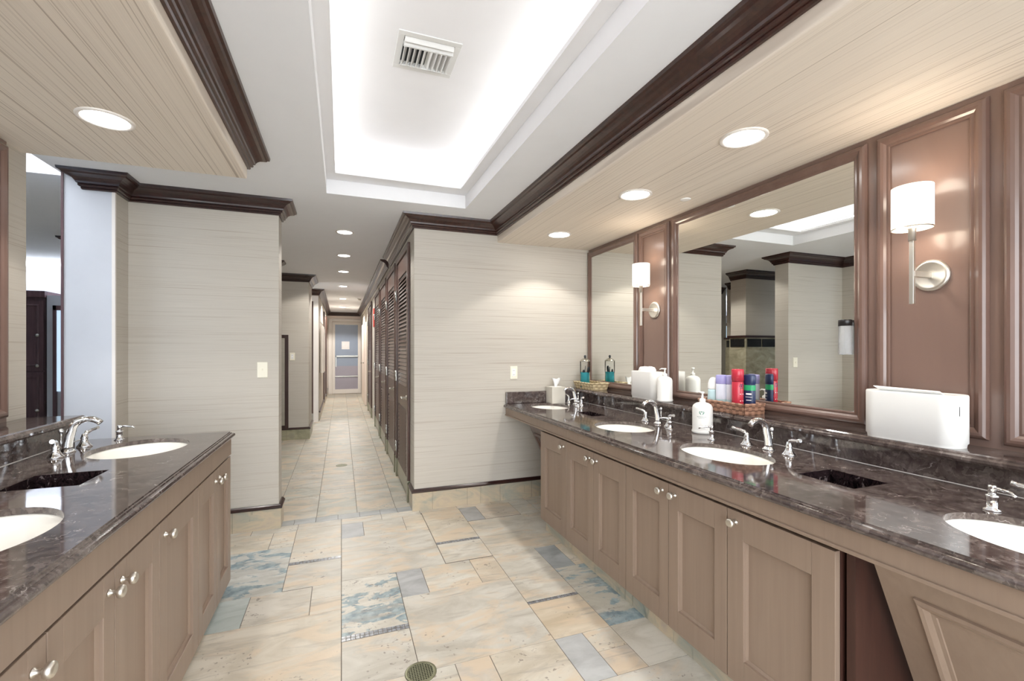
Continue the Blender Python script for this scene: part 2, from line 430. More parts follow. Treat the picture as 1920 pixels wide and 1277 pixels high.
for x0, x1, y0, y1 in mosaics:
    n = max(6, round((x1-x0)/.0215)); dx = (x1-x0)/n; rows = 2; dy = (y1-y0)/rows
    for i in range(n):
        for j in range(rows):
            a0, a1, c0, c1 = x0+i*dx+.0015, x0+(i+1)*dx-.0015, y0+j*dy+.0015, y0+(j+1)*dy-.0015
            b = len(v); v += [(a0, c0, 0), (a1, c0, 0), (a1, c1, 0), (a0, c1, 0)]; f.append((b, b+1, b+2, b+3)); tint += [(0, 0, 0, 0)]*4; shift += [(0, 0, 0, 1)]*4; nm += 1
me = bpy.data.meshes.new('floor'); me.from_pydata(v, [], f)
for n_, arr in (('tint', tint), ('shift', shift)):
    ca = me.color_attributes.new(n_, 'FLOAT_COLOR', 'CORNER'); ca.data.foreach_set('color', [q for c in arr for q in c])
for m_ in ('slate_tile', 'grout', 'mosaic_glass'): me.materials.append(MATS[m_])
mi = [0]*nt+[1]+[2]*nm; me.polygons.foreach_set('material_index', mi); me.update()
fl = bpy.data.objects.new('floor', me); COL.objects.link(fl); struct(fl)

# ------------------------------------------------------------------ ceiling with two recessed trays
TX0, TX1, TY0, TY1 = -.10, .932, .75, 3.545
UX0, UX1, UY0, UY1 = -3.4, -1.675, 1.2, 3.79
def plate(name, mat, outer, holes, z, thick=.02):
    loops = [[Vector((x, y, 0)) for x, y in outer]]+[[Vector((x, y, 0)) for x, y in hh] for hh in holes]
    tr = tessellate_polygon(loops); pts = [p for l in loops for p in l]
    m = MB(); m.add([(p.x, p.y, z) for p in pts], tr)
    return m
def rect(a, b, c, d): return [(a, c), (b, c), (b, d), (a, d)]
cm = plate('c', '', rect(-5.8, 2.6, YB, 15.4), [rect(TX0, TX1, TY0, TY1), rect(UX0, UX1, UY0, UY1)], ZC)
cm.box(-5.8, 2.6, YB, 15.4, 3.0, 3.05)
struct(cm.build('ceiling', 'ceiling_paint'))
tm = MB()
ZL = 2.592                                           # underside of the lip
def tray(m, x0, x1, y0, y1, lx0, lx1, ly0, ly1, zt):
    for a in ((x0-.01, x0, y0, y1), (x1, x1+.01, y0, y1), (x0, x1, y0-.01, y0), (x0, x1, y1, y1+.01)): m.box(*a, ZC+.0006, ZL)
    for a in ((x0-.12, x0+lx0, y0-.12, y1+.12), (x1-lx1, x1+.12, y0-.12, y1+.12), (x0+lx0, x1-lx1, y0-.12, y0+ly0), (x0+lx0, x1-lx1, y1-ly1, y1+.12)): m.box(*a, ZL, ZL+.022)
    for a in ((x0-.13, x0-.12, y0-.12, y1+.12), (x1+.12, x1+.13, y0-.12, y1+.12), (x0-.12, x1+.12, y0-.13, y0-.12), (x0-.12, x1+.12, y1+.12, y1+.13)): m.box(*a, ZL, zt)
    m.box(x0-.13, x1+.13, y0-.13, y1+.13, zt, zt+.02)
tray(tm, TX0, TX1, TY0, TY1, .06, .072, .12, .14, 2.80)
struct(tm.build('ceiling', 'tray_paint'))
tm = MB(); tray(tm, UX0, UX1, UY0, UY1, .0, .0, .0, .0, 2.9); struct(tm.build('ceiling', 'tray_paint'))

# ------------------------------------------------------------------ soffits above the vanities
SR, SL, SLY = 1.315, -.497, 2.925
def soffit(x0, x1, y1, name, side):
    m = MB()
    r = .012
    m.box(x0, x1, YB, y1, ZS, ZC-.001)
    return struct(m.build(name, 'soffit_paper', bevel=.008, seg=3))
soffit(SR, WR+.1, YF+.02, 'ceiling', 1)
soffit(WL-.1, SL, SLY, 'ceiling', -1)

# ------------------------------------------------------------------ walls
struct(box('wall_right', 'wallpaper', WR+.02, WR+.15, YB, YF+.2, 0, ZC))
m = MB(); m.box(CR, WR+.15, YF, YF+.14, 0, ZC); struct(m.build('wall_front_right', 'wallpaper'))
m = MB(); m.box(CR, CR+.14, YF+.14, 15.2, 0, ZC); m.box(CR-.016, CR, 5.9, 15, 2.33, ZC); struct(m.build('wall_corridor_right', 'wallpaper'))
m = MB(); m.box(-1.38, CL, YF, 4.048, 0, ZC); struct(m.build('wall_front_left', 'wallpaper'))
m = MB(); m.box(-1.645, -1.38, 3.68, 4.048, 0, ZC); struct(m.build('wall_left_jog', 'blue_wall'))
m = MB(); m.box(-1.395, -1.377, 3.674, 3.69, 0, 2.385); struct(m.build('trim_1', 'white_trim'))
struct(box('wall_left_return', 'wallpaper', -1.381, -1.3785, 3.69, YF-.001, 0, 2.385))
struct(box('trim_17', 'locker_wood', -1.652, -1.640, 3.673, 3.70, 0, 2.487))
m = MB(); m.box(-1.57, WL-.012, YB, 2.954, 0, ZC); struct(m.build('wall_left', 'wallpaper'))
# walls past the facing walls
m = MB(); m.box(-1.6, -.464, 7.56, 8.3, 0, ZC); struct(m.build('wall_corridor_left', 'wallpaper'))
m = MB(); m.box(-2.2, -.78, 6.5, 6.62, 0, ZC); m.box(-2.2, -2.08, 6.62, 7.6, 0, ZC); struct(m.build('wall_alcove', 'wallpaper'))
m = MB(); m.box(-2.6, -.40, 9.30, 9.42, 0, ZC); m.box(-.52, -.40, 9.42, 15.2, 0, ZC); struct(m.build('wall_corridor_far', 'wallpaper'))
m = MB(); m.box(-1.2, 1.2, 14.85, 14.95, 0, ZC); struct(m.build('wall_end', 'pink_paint'))
m = MB(); m.box(-5.8, -5.7, YB, 8.3, 0, ZC); m.box(-5.8, -2.6, 8.2, 8.3, 0, ZC); m.box(-5.8, WL-.1, YB-.1, YB, 0, ZC); struct(m.build('wall_far_left', 'blue_wall'))
# shower-side pillar and alcove with stone wainscot, seen in the big mirror
def wains(name, x0, x1, y0, y1, top=1.56):
    m = MB(); m.box(x0, x1, y0, y1, 0, ZC); struct(m.build(name, 'wallpaper'))
    m = MB(); m.box(x0-.015, x1+.015, y0-.015, y1+.015, 0, top-.19); st = struct(m.build('trim_2', 'green_stone'))
    m = MB()
    n = max(1, round((x1-x0)/.31)); dx = (x1-x0)/n
    for i in range(n): m.box(x0+dx*i+.012, x0+dx*(i+1)-.012, y0-.022, y0-.01, top-.165, top-.05)
    n = max(1, round((y1-y0)/.31)); dy = (y1-y0)/n
    for i in range(n): m.box(x1+.01, x1+.022, y0+dy*i+.012, y0+dy*(i+1)-.012, top-.165, top-.05)
    struct(m.build('trim_3', 'black_tile'))
    m = MB(); m.box(x0-.012, x1+.012, y0-.012, y1+.012, top-.19, top-.03); struct(m.build('trim_2', 'green_stone'))
    m = MB(); m.box(x0-.035, x1+.035, y0-.035, y1+.035, top-.03, top); struct(m.build('trim_3', 'mahogany'))
wains('wall_pillar', -2.1, -.95, 4.93, 5.20)
wains('wall_shower', -2.55, -1.75, 5.9, 6.05)

# ------------------------------------------------------------------ crown mouldings
CP = [(0, -.108), (.012, -.108), (.016, -.100), (.014, -.094), (.024, -.090), (.028, -.082), (.025, -.076), (.034, -.072), (.037, -.062), (.045, -.050), (.056, -.040), (.070, -.033), (.084, -.028), (.090, -.020), (.100, -.016), (.103, 0), (0, 0)]
CPZ = [(o, ZC+z-.0005) for o, z in CP]
crowns = [([(SR, YB), (SR, YF), (CR, YF), (CR, 5.75)], False), ([(CR-.016, 5.9), (CR-.016, 14.85), (-.40, 14.85), (-.40, 9.3), (-1.6, 9.3)], False),
          ([(-.464, 8.3), (-.464, 7.56), (-1.6, 7.56)], False),
          ([(-.447, 4.048), (-.447, 3.872), (-1.38, 3.872), (-1.38, 3.68), (-1.535, 3.68), (-1.535, 4.048)], True),
          ([(WL-.12, SLY), (SL, SLY), (SL, YB)], False), ([(-.95, 5.2), (-.95, 4.93), (-2.1, 4.93)], False), ([(-.78, 6.62), (-.78, 6.5), (-2.1, 6.5)], False), ([(-1.75, 6.0), (-1.75, 5.9), (-2.55, 5.9), (-2.55, 6.0)], False)]
for i, (p, cl) in enumerate(crowns):
    struct(MB().sweep(p, CPZ, cl).build(f'trim_{i+4}', 'mahogany_rail' if i < 2 or i == 4 else 'mahogany'))

# ------------------------------------------------------------------ baseboards: stone tile with dark cap
def base(name, path, mat='base_stone', cap=True, h=.152, closed=False):
    m = MB().sweep(path, [(0, 0), (.016, 0), (.016, h), (0, h)], closed); o = struct(m.build(name, mat))
    if cap:
        m = MB().sweep(path, [(0, h), (.022, h), (.026, h+.006), (.026, h+.014), (.016, h+.022), (.010, h+.03), (0, h+.03)], closed); m.build('cap', 'mahogany', o)
    # upright joints between the tiles
    g_ = MB()
    for a, b in zip(path, path[1:]):
        L = math.dist(a, b); n = int(L/.305); d = ((b[0]-a[0])/L, (b[1]-a[1])/L); nx, ny = -d[1], d[0]
        for k in range(1, n+1):
            px, py = a[0]+d[0]*.305*k, a[1]+d[1]*.305*k
            g_.box(min(px, px+nx*.0165)-abs(d[0])*.001, max(px, px+nx*.0165)+abs(d[0])*.001, min(py, py+ny*.0165)-abs(d[1])*.001, max(py, py+ny*.0165)+abs(d[1])*.001, 0, h)
    if g_.v: g_.build('joint', 'grout', o)
    return o
base('baseboard_front_right', [(WR, YF), (CR, YF), (CR, 4.07)])
base('baseboard_front_left', [(CL, 4.048), (CL, YF), (-1.38, YF), (-1.38, 3.68), (-1.645, 3.68)])
base('baseboard_corridor_left', [(-.464, 8.3), (-.464, 7.56), (-1.5, 7.56)], 'base_stone_green')
base('baseboard_end', [(-.40, 14.85), (-.40, 9.42)])

# ------------------------------------------------------------------ ceiling lights
def downlight(x, y, z, label, group, r=.085, power=20, first=[None], cone=118, recess=True):
    t = thing('downlight', label, 'ceiling light', (x, y, z), group=group)
    MB().lathe([(r+.016, 0), (r+.016, -.004), (r+.008, -.007), (r, -.006), (r-.004, 0)], caps=False).build('trim_ring', 'white_trim', t)
    MB().lathe([(r, -.002), (r*.99, -.0035), (r*.6, -.005), (.001, -.005)]).build('lens', 'lamp_lens', t)
    l = bpy.data.lights.new('downlight_bulb', 'SPOT'); l.energy = power; l.spot_size = math.radians(cone); l.spot_blend = .2; l.shadow_soft_size = .06; l.color = (1, .965, .91)
    o = bpy.data.objects.new('downlight_bulb', l); COL.objects.link(o); o.location = (x, y, z-.012)
    return t
for y, w, pw in ((1.56, 'nearest, above the framed mirror by the big sconce', 13), (2.37, 'middle one of the row', 13), (3.42, 'farthest, near the corner by the tissue box', 15)):
    downlight(1.708, y, ZS, f'round recessed light in the right soffit, {w}', 'recessed lights over the right vanity', power=pw)
downlight(-.92, 2.37, ZS, 'round recessed light in the striped left soffit over the left vanity', 'recessed lights over the left vanity', r=.082, power=17)
downlight(1.708, .2, ZS, 'round recessed light in the right soffit behind the viewpoint', 'recessed lights over the right vanity', power=12)
downlight(-.92, .9, ZS, 'round recessed light in the left soffit behind the viewpoint', 'recessed lights over the left vanity', power=12)
PW = [26, 26, 30, 38, 52, 85]
names = ['nearest of the corridor row', 'second of the corridor row', 'third of the corridor row', 'fourth of the corridor row', 'fifth of the corridor row', 'last of the corridor row, before the glass door']
for y, w, pw in zip((4.656, 5.82, 7.02, 8.66, 10.8, 12.99), names, PW):
    downlight(.03, y, ZC, f'round recessed ceiling light, {w}', 'recessed lights along the corridor ceiling', r=.068, power=pw, cone=146)
t = tag(MB().lathe([(.032, 0), (.032, -.003), (.027, -.006), (.001, -.007)], (2.06, 2.33, ZS)).build('sprinkler_cap', 'white_plastic', None, (2.06, 2.33, ZS)), 'small round cream sprinkler cover on the soffit above the framed mirror', 'sprinkler cover')
t = thing('smoke_detector', 'small detector on the corridor ceiling near the far right crown', 'smoke detector', (.38, 10.6, ZC))
MB().lathe([(.05, 0), (.05, -.015), (.04, -.02), (.001, -.02)]).build('base', 'white_plastic', t)
MB().lathe([(.03, -.02), (.03, -.04), (.001, -.042)]).build('head', 'steel', t)
# vent in the tray
t = thing('ceiling_vent', 'white square louvred air vent in the bright ceiling tray', 'air vent', (.389, 2.228, 2.80), 0)
X, Y = .147, .143
m = MB().frame_rect(('z', 0, -1), 0, 0, 0, 0, [(0, 0)]) if False else MB()
def flat_frame(mb, x0, x1, y0, y1, w, z0, z1):
    mb.box(x0, x1, y0, y0+w, z0, z1); mb.box(x0, x1, y1-w, y1, z0, z1); mb.box(x0, x0+w, y0+w, y1-w, z0, z1); mb.box(x1-w, x1, y0+w, y1-w, z0, z1); return mb
flat_frame(m, -X, X, -Y, Y, .03, -.006, 0).build('frame', 'vent_white', t, bevel=.002)
MB().box(-X+.03, X-.03, -Y+.03, Y-.03, -.001, -.0005).build('duct', 'vent_dark', t)
for k in range(2):
    y = -Y+.042+k*.022; MB().prism([(y-.008, -.002), (y+.006, -.02), (y+.008, -.02), (y-.006, -.002)], -X+.032, X-.032, 'x').build('louver', 'vent_white', t)
    y = Y-.04-k*.016; MB().prism([(y-.008, -.02), (y+.006, -.002), (y+.008, -.002), (y-.006, -.02)], -X+.032, X-.032, 'x').build('louver', 'vent_white', t)
for k in range(10):
    x = -X+.042+k*.0232; s = 1 if k < 5 else -1
    MB().prism([(x-.009*s, -.026), (x+.007*s, -.002), (x+.0095*s, -.002), (x-.0065*s, -.026)], -Y+.08, Y-.062, 'y').build('louver', 'vent_white', t)
MB().box(-X+.03, X-.03, -Y+.072, -Y+.08, -.024, 0).build('rail', 'vent_white', t); MB().box(-X+.03, X-.03, Y-.062, Y-.056, -.024, 0).build('rail', 'vent_white', t)

# ------------------------------------------------------------------ mirror wall, right
MP = [(0, 0), (0, .006), (.006, .016), (.014, .021), (.024, .022), (.034, .017), (.042, .010), (.050, .011), (.056, .008), (.058, 0)]      # moulding section
struct(box('trim_13', 'panel_wood', WR, WR+.02, YB, YF, .93, ZS))
PZ0, PZ1 = 1.012, 2.298
def framed_mirror(y0, y1, label, side='R'):
    W_, sg = (WR, -1) if side == 'R' else (WL, 1)
    PZ0 = 1.012 if side == 'R' else 1.045
    t = thing('framed_mirror', label, 'mirror', (W_, (y0+y1)/2, PZ0), group='mirrors of the vanity walls')
    o = (W_, (y0+y1)/2, PZ0)
    MB().frame_rect(('x', W_+sg*.001, sg), y0, y1, PZ0, PZ1, MP).build('frame', 'frame_wood', t, o)
    MB().box(W_+sg*.001, W_+sg*.005, y0+.055, y1-.055, PZ0+.055, PZ1-.055).build('glass', 'mirror_glass', t, o)
framed_mirror(3.139-.058, 3.866, 'narrow wall mirror in a brown frame at the far corner of the right vanity')
framed_mirror(1.369, 2.668, 'widest brown framed wall mirror above the rattan basket')
framed_mirror(-.42, .914, 'brown framed wall mirror at the right edge, past the big sconce')
def wall_panel(y0, y1, label, side='R', PZ0=1.022):
    W_, sg = (WR, -1) if side == 'R' else (WL, 1)
    o = (W_, (y0+y1)/2, PZ0)
    t = thing('wall_panel', label, 'wall panel', o, group='moulded panels between the mirrors')
    MB().frame_rect(('x', W_+sg*.001, sg), y0, y1, PZ0, PZ1, MP[:-1]+[(.050, 0)]).build('moulding', 'frame_wood', t, o)
    MB().box(W_+sg*.0005, W_+sg*.003, y0+.045, y1-.045, PZ0+.045, PZ1-.045).build('field', 'panel_wood', t, o)
wall_panel(2.705, 3.068, 'narrow brown moulded panel carrying the far small sconce')
wall_panel(.952, 1.331, 'brown moulded panel carrying the large near sconce')
# left mirror wall
struct(box('trim_14', 'panel_wood', WL-.011, WL, YB, 2.79, .93, ZS))
framed_mirror(1.5, 2.775, 'wall mirror over the left vanity, only its brown frame edge showing', 'L')
wall_panel(1.05, 1.45, 'brown moulded panel over the left vanity behind the frame edge', 'L')

def sconce(y, label):
    t = thing('wall_sconce', label, 'wall lamp', (WR-.004, y, 1.66), group='nickel sconces on the brown panels')
    MB().lathe([(.001, 0), (.064, 0), (.064, -.006), (.058, -.012), (.052, -.014), (.048, -.012), (.001, -.014)][::1], axis='x', n=40).build('backplate', 'satin_nickel', t)
    MB().box(-.125, -.012, -.008, .008, -.012, .012).build('arm', 'satin_nickel', t, bevel=.002)
    MB().box(-.132, -.118, -.0075, .0075, -.12, .14).build('rod', 'satin_nickel', t, bevel=.001)
    MB().lathe([(.013, .13), (.013, .175), (.016, .178), (.016, .183)], (-.125, 0, 0), n=20).build('socket', 'satin_nickel', t)
    sh = MB(); sh.lathe([(.063, .178), (.063, .344), (.0615, .344), (.0615, .178), (.063, .178)], (-.125, 0, 0), n=40, caps=False, sy=1.05)
    sh.build('lamp_shade', 'lit_shade', t)
    MB().lathe([(.0637, .176), (.0637, .181), (.0610, .181), (.0610, .176), (.0637, .176)], (-.125, 0, 0), n=40, caps=False, sy=1.05).build('shade_rim', 'satin_nickel', t)
    MB().lathe([(.006, .183), (.02, .21), (.024, .24), (.02, .262), (.001, .27)], (-.125, 0, 0), n=16).build('bulb', 'lamp_lens', t)
    MB().lathe([(.004, .27), (.008, .342), (.006, .352), (.001, .353)], (-.125, 0, 0), n=12).build('finial', 'satin_nickel', t)
    for dz, up in ((.36, 1), (.165, 0)):
        l = bpy.data.lights.new('sconce_bulb', 'POINT'); l.energy = .6; l.color = (1, .88, .72); l.shadow_soft_size = .05
        o = bpy.data.objects.new('sconce_bulb', l); COL.objects.link(o); o.location = (WR-.129, y, 1.66+dz)
sconce(1.13, 'large looking nickel wall sconce with cylinder shade at the near panel')
sconce(2.873, 'small looking nickel wall sconce with cylinder shade at the far panel')

# ------------------------------------------------------------------ counters
def ellipse(cx, cy, a, b, n=56): return [(cx+a*math.cos(2*PI*i/n), cy+b*math.sin(2*PI*i/n)) for i in range(n)]
def counter(name, label, zc, xe, xb, y0, y1, sinks, bins, sg, end_edge=False):
    """xe: front edge, xb: back; sg +1 when the front faces -x"""
    m = MB(); e = .022                                       # flat top starts e behind the outermost edge
    xf = xe+sg*e; y1f = y1-(e if end_edge else 0)
    holes = [ellipse(cx, cy, a, b) for cx, cy, a, b in sinks]+[rect(*bb) for bb in bins]
    loops = [[Vector((x, y, 0)) for x, y in rect(min(xf, xb), max(xf, xb), y0, y1f)]]+[[Vector((x, y, 0)) for x, y in hh] for hh in holes]
    tr = tessellate_polygon(loops); pts = [p for l in loops for p in l]
    m.add([(p.x, p.y, zc) for p in pts], tr)
    m.add([(p.x, p.y, zc-.020) for p in pts], [q[::-1] for q in tr])
    for hh in holes:
        n = len(hh); m.add([(x, y, zc) for x, y in hh]+[(x, y, zc-.020) for x, y in hh], [(i, (i+1) % n, n+(i+1) % n, n+i) for i in range(n)], n > 10)
    prof = [(0, zc), (.001, zc-.004), (.006, zc-.005), (.008, zc-.009)]
    prof += [(.010+.012*math.sin(a), zc-.021+.012*math.cos(a)) for a in [i*PI/8 for i in range(9)]]+[(0, zc-.033)]
    if sg > 0: path = [(xf, y0), (xf, y1f)]                   # room on the left of the path
    else: path = [(xb, y1f), (xf, y1f), (xf, y0)] if end_edge else [(xf, y1f), (xf, y0)]
    m.sweep(path, prof)
    m.box(xb-.001, xb+.001, y0, y1, zc-.033, zc)
    o = tag(m.build(name, 'dark_marble'), label, 'countertop')
    MB().box(xb-sg*.0032, xb-sg*.0002, y0, y1, zc-.001, zc+.0022).build('caulk_line', 'white_trim', o)
    return o
ZR, ZLc = .868, .894
SINK_R = [(1.688, 3.565, .165, .212), (1.688, 2.46, .178, .212), (1.703, 1.665, .168, .236), (1.705, .58, .168, .236)]
BIN_R = [(1.69, 1.885, 1.075, 1.29), (1.725, 1.85, 2.92, 3.16)]
counter('countertop', 'long dark brown marble countertop of the right vanity', ZR, 1.372, 2.108, -2.2, YF-.001, SINK_R, BIN_R, 1)
SINK_L = [(-.893, 2.635, .188, .234), (-.893, 1.525, .188, .234)]
BIN_L = [(-1.06, -.84, 1.98, 2.195)]
counter('countertop', 'dark brown marble countertop of the left vanity, nearest the viewer', ZLc, -.568, -1.262, -2.0, 2.992, SINK_L, BIN_L, -1, True)
def ledge(label, zc, zl, xb, xw, y0, y1, sg):
    m = MB()
    n = xb-sg*.048
    prof = [(zl-.034), ]
    P = [(n+sg*.016, zl), (xw, zl), (xw, zc), (xb, zc), (xb, zl-.034), (n+sg*.006, zl-.034), (n, zl-.026), (n, zl-.016), (n+sg*.006, zl-.010), (n+sg*.008, zl-.004)]
    m.prism(P, y0, y1, 'y')
    return tag(m.build('marble_ledge', 'dark_marble'), label, 'ledge')
ledge('raised dark marble ledge under the mirrors of the right vanity', ZR+.0005, .995, 2.106, WR, -2.2, YF-.031, 1)
ledge('raised dark marble ledge behind the left vanity, reaching past the wall end', ZLc+.0005, 1.025, -1.262, WL-.001, -2.0, 2.93, -1)
m = MB(); m.box(1.39, WR, YF-.03, YF-.001, ZR+.0005, .974); tag(m.build('side_splash', 'dark_marble', bevel=.004), 'short dark marble splash strip on the facing wall at the counter end', 'backsplash')
m = MB(); m.box(WL-.12, WL-.0, 2.954, 2.975, 0, 1.024); 
struct(box('wall_left_half', 'wallpaper', WL-.12, WL-.012, 2.954, 2.972, 0, .99))

def sink(cx, cy, a, b, z, label):
    t = thing('sink', label, 'sink', (cx, cy, z-.0205), group='oval undermount sinks')
    prof = [(1.03, 0), (1.0, -.004), (.97, -.03), (.9, -.07), (.75, -.115), (.5, -.142), (.2, -.152), (.09, -.153)]
    m = MB(); n = 56; v = []; f = []
    for r, h_ in prof+[(r, h_-.008) for r, h_ in prof[::-1]]:
        for i in range(n): v.append((r*a*math.cos(2*PI*i/n), r*b*math.sin(2*PI*i/n), h_))
    k = len(prof)*2
    for q in range(k-1):
        for i in range(n): j = (i+1) % n; f.append((q*n+i, q*n+j, (q+1)*n+j, (q+1)*n+i))
    m.add(v, f, True); m.build('bowl', 'porcelain', t)
    MB().lathe([(.024, -.149), (.024, -.146), (.018, -.145), (.001, -.147)], n=24).build('drain', 'chrome', t)
for (cx, cy, a, b), w in zip(SINK_R, ('farthest on the right counter, below the tissue box', 'on the right counter between the far waste hole and the lotion bottle', 'in the middle of the right counter in front of the basket', 'at the right edge of the photo')):
    sink(cx, cy, a, b, ZR, f'oval cream sink {w}')
for (cx, cy, a, b), w in zip(SINK_L, ('at the far end of the left counter', 'cut by the left edge on the near left counter')):
    sink(cx, cy, a, b, ZLc, f'oval cream sink {w}')
def chute(x0, x1, y0, y1, z, label, d=.34):
    m = MB(); w = .012
    z0 = z-.0205; z1 = z-.0012; q_ = .0025; e_ = .0004
    x0 += e_; x1 -= e_; y0 += e_; y1 -= e_
    m.box(x0, x0+q_, y0, y1, z0-.01, z1); m.box(x1-q_, x1, y0, y1, z0-.01, z1); m.box(x0, x1, y0, y0+q_, z0-.01, z1); m.box(x0, x1, y1-q_, y1, z0-.01, z1)
    m.box(x0-w, x0, y0-w, y1+w, z0-d, z0); m.box(x1, x1+w, y0-w, y1+w, z0-d, z0); m.box(x0, x1, y0-w, y0, z0-d, z0); m.box(x0, x1, y1, y1+w, z0-d, z0); m.box(x0-w, x1+w, y0-w, y1+w, z0-d-.01, z0-d)
    o = ((x0+x1)/2, (y0+y1)/2, z0-d); tag(m.build('waste_chute', 'shaded_marble', None, o), label, 'waste opening')
chute(*BIN_R[0], ZR, 'square dark waste opening in the right counter in front of the large towel box')
chute(*BIN_R[1], ZR, 'small square dark waste opening at the far end of the right counter', .06)
chute(*BIN_L[0], ZLc, 'square dark waste opening in the left counter between its sinks')

# ------------------------------------------------------------------ faucets
def faucet(x, y, z, sg, label):
    """sg = -1: spout reaches towards -x"""
    t = thing('faucet', label, 'faucet', (x, y, z), 0 if sg < 0 else PI, group='chrome widespread faucets')
    pts = []; rad = []
    for i in range(17):
        q = i/16
        if q < .35: u = q/.35; pts.append((.012-.016*u*u+.0, 0, .01+.085*u)); rad.append(.0205-.004*u)
        else:
            u = (q-.35)/.65; a = u*PI*.80
            pts.append((-.004-.058*(1-math.cos(a)), 0, .095+.052*math.sin(a))); rad.append(.0165-.0035*u)
    m = MB().tube(pts, rad, 18); m.lathe([(.03, 0), (.03, .004), (.026, .008), (.022, .014)], (.012, 0, 0), n=26); m.build('spout', 'chrome', t)
    MB().tube([(.034, 0, .0), (.034, 0, .085)], .0035, 10).lathe([(.004, .085), (.009, .09), (.010, .098), (.006, .106), (.001, .108)], (.034, 0, 0), n=14).build('lift_rod', 'chrome', t)
    for s in (-1, 1):
        m = MB().lathe([(.030, 0), (.030, .004), (.024, .010), (.017, .022), (.013, .036), (.015, .042), (.012, .05), (.010, .06), (.001, .066)], (0, s*.118, 0), n=24)
        m.tube([(0, s*.118, .054), (-.006, s*.13, .068), (-.012, s*.148, .074), (-.018, s*.172, .077), (-.022, s*.19, .081)], [.009, .009, .0078, .0072, .0085], 12)
        m.build('handle', 'chrome', t)
FX = 1.952
faucet(FX, 3.60, ZR, -1, 'chrome faucet with two lever handles at the farthest sink, beside the tissue box')
faucet(FX, 2.475, ZR, -1, 'chrome faucet with two lever handles at the second sink, below the white towel box')
faucet(FX, 1.645, ZR, -1, 'chrome faucet with two lever handles in front of the rattan basket, largest on the right')
faucet(FX, .58, ZR, -1, 'chrome faucet at the sink cut by the right edge of the photo')
faucet(-1.15, 2.635, ZLc, 1, 'chrome faucet with arched spout on the left counter')
faucet(-1.15, 1.525, ZLc, 1, 'chrome faucet beyond the left edge on the left counter')
def dispenser(x, y, z, ang, label):
    t = thing('soap_dispenser', label, 'soap dispenser', (x, y, z), ang, group='chrome soap dispensers in the counters')
    MB().lathe([(.022, 0), (.022, .004), (.014, .008), (.013, .04), (.0155, .042), (.0155, .046), (.010, .048)], n=24).build('base', 'chrome', t)
    MB().lathe([(.010, .046), (.010, .072), (.009, .076), (.001, .077)], n=20).tube([(0, 0, .068), (.03, 0, .070), (.055, 0, .068), (.068, 0, .060)], [.0055, .005, .0042, .0036], 10).build('pump_spout', 'chrome', t)
dispenser(1.889, 3.43, ZR, PI*.9, 'small chrome soap pump beside the farthest sink on the right counter')
dispenser(1.889, 2.272, ZR, PI*.8, 'small chrome soap pump to the right of the second sink')
dispenser(1.889, 1.935, ZR, PI*.85, 'small chrome soap pump just in front of the white lotion bottle on the counter')
dispenser(1.864, .785, ZR, -PI*.62, 'chrome soap pump at the right edge beside the nearest sink')
dispenser(-1.067, 2.895, ZLc, -.15, 'chrome soap pump at the far end of the left counter')

# ------------------------------------------------------------------ vanity cabinets
def cabinet_door(t, o, xf, y0, y1, z0, z1, knob_y, sg, knob_z):
    """shaker door; front at xf facing -x when sg=1"""
    th = .022; st = .062 if (y1-y0) < .38 else .075
    d = MB()
    r0, r1 = (xf, xf+sg*th)
    st_t = .105
    d.box(r0, r1, y0, y0+st, z0, z1); d.box(r0, r1, y1-st, y1, z0, z1); d.box(r0, r1, y0+st, y1-st, z0, z0+.10); d.box(r0, r1, y0+st, y1-st, z1-st_t, z1)
    do = d.build('door', 'taupe_paint', t, o, bevel=.0015)
    p = MB(); a0, a1, b0, b1 = y0+st, y1-st, z0+.10, z1-st_t
    p.box(xf+sg*.017, xf+sg*.0215, a0, a1, b0, b1)
    w = .010
    p.prism([(b0, xf+sg*.013), (b0, xf+sg*.002), (b0+w, xf+sg*.013)], 0, 0, 'y') if False else None
    p.frame_rect(('x', xf+sg*.017, -sg), a0, a1, b0, b1, [(0, 0), (0, .007), (.009, .001), (.009, 0)])
    p.build('panel', 'taupe_paint', do, (0, 0, 0))
    k = MB().lathe([(.010, 0), (.010, -.003), (.006, -.006), (.0055, -.016), (.009, -.019), (.0145, -.0215), (.017, -.0255), (.017, -.0305), (.0150, -.035), (.0095, -.038), (.0065, -.0374), (.001, -.0384)], (0, 0, 0), 'x', 24)
    k.v = [(xf+sg*px, knob_y+py, knob_z+pz) for px, py, pz in k.v]
    k.build('knob', 'satin_nickel', do, o)
    # children of the door keep the door's own frame
    for c in do.children:
        pass
    return do
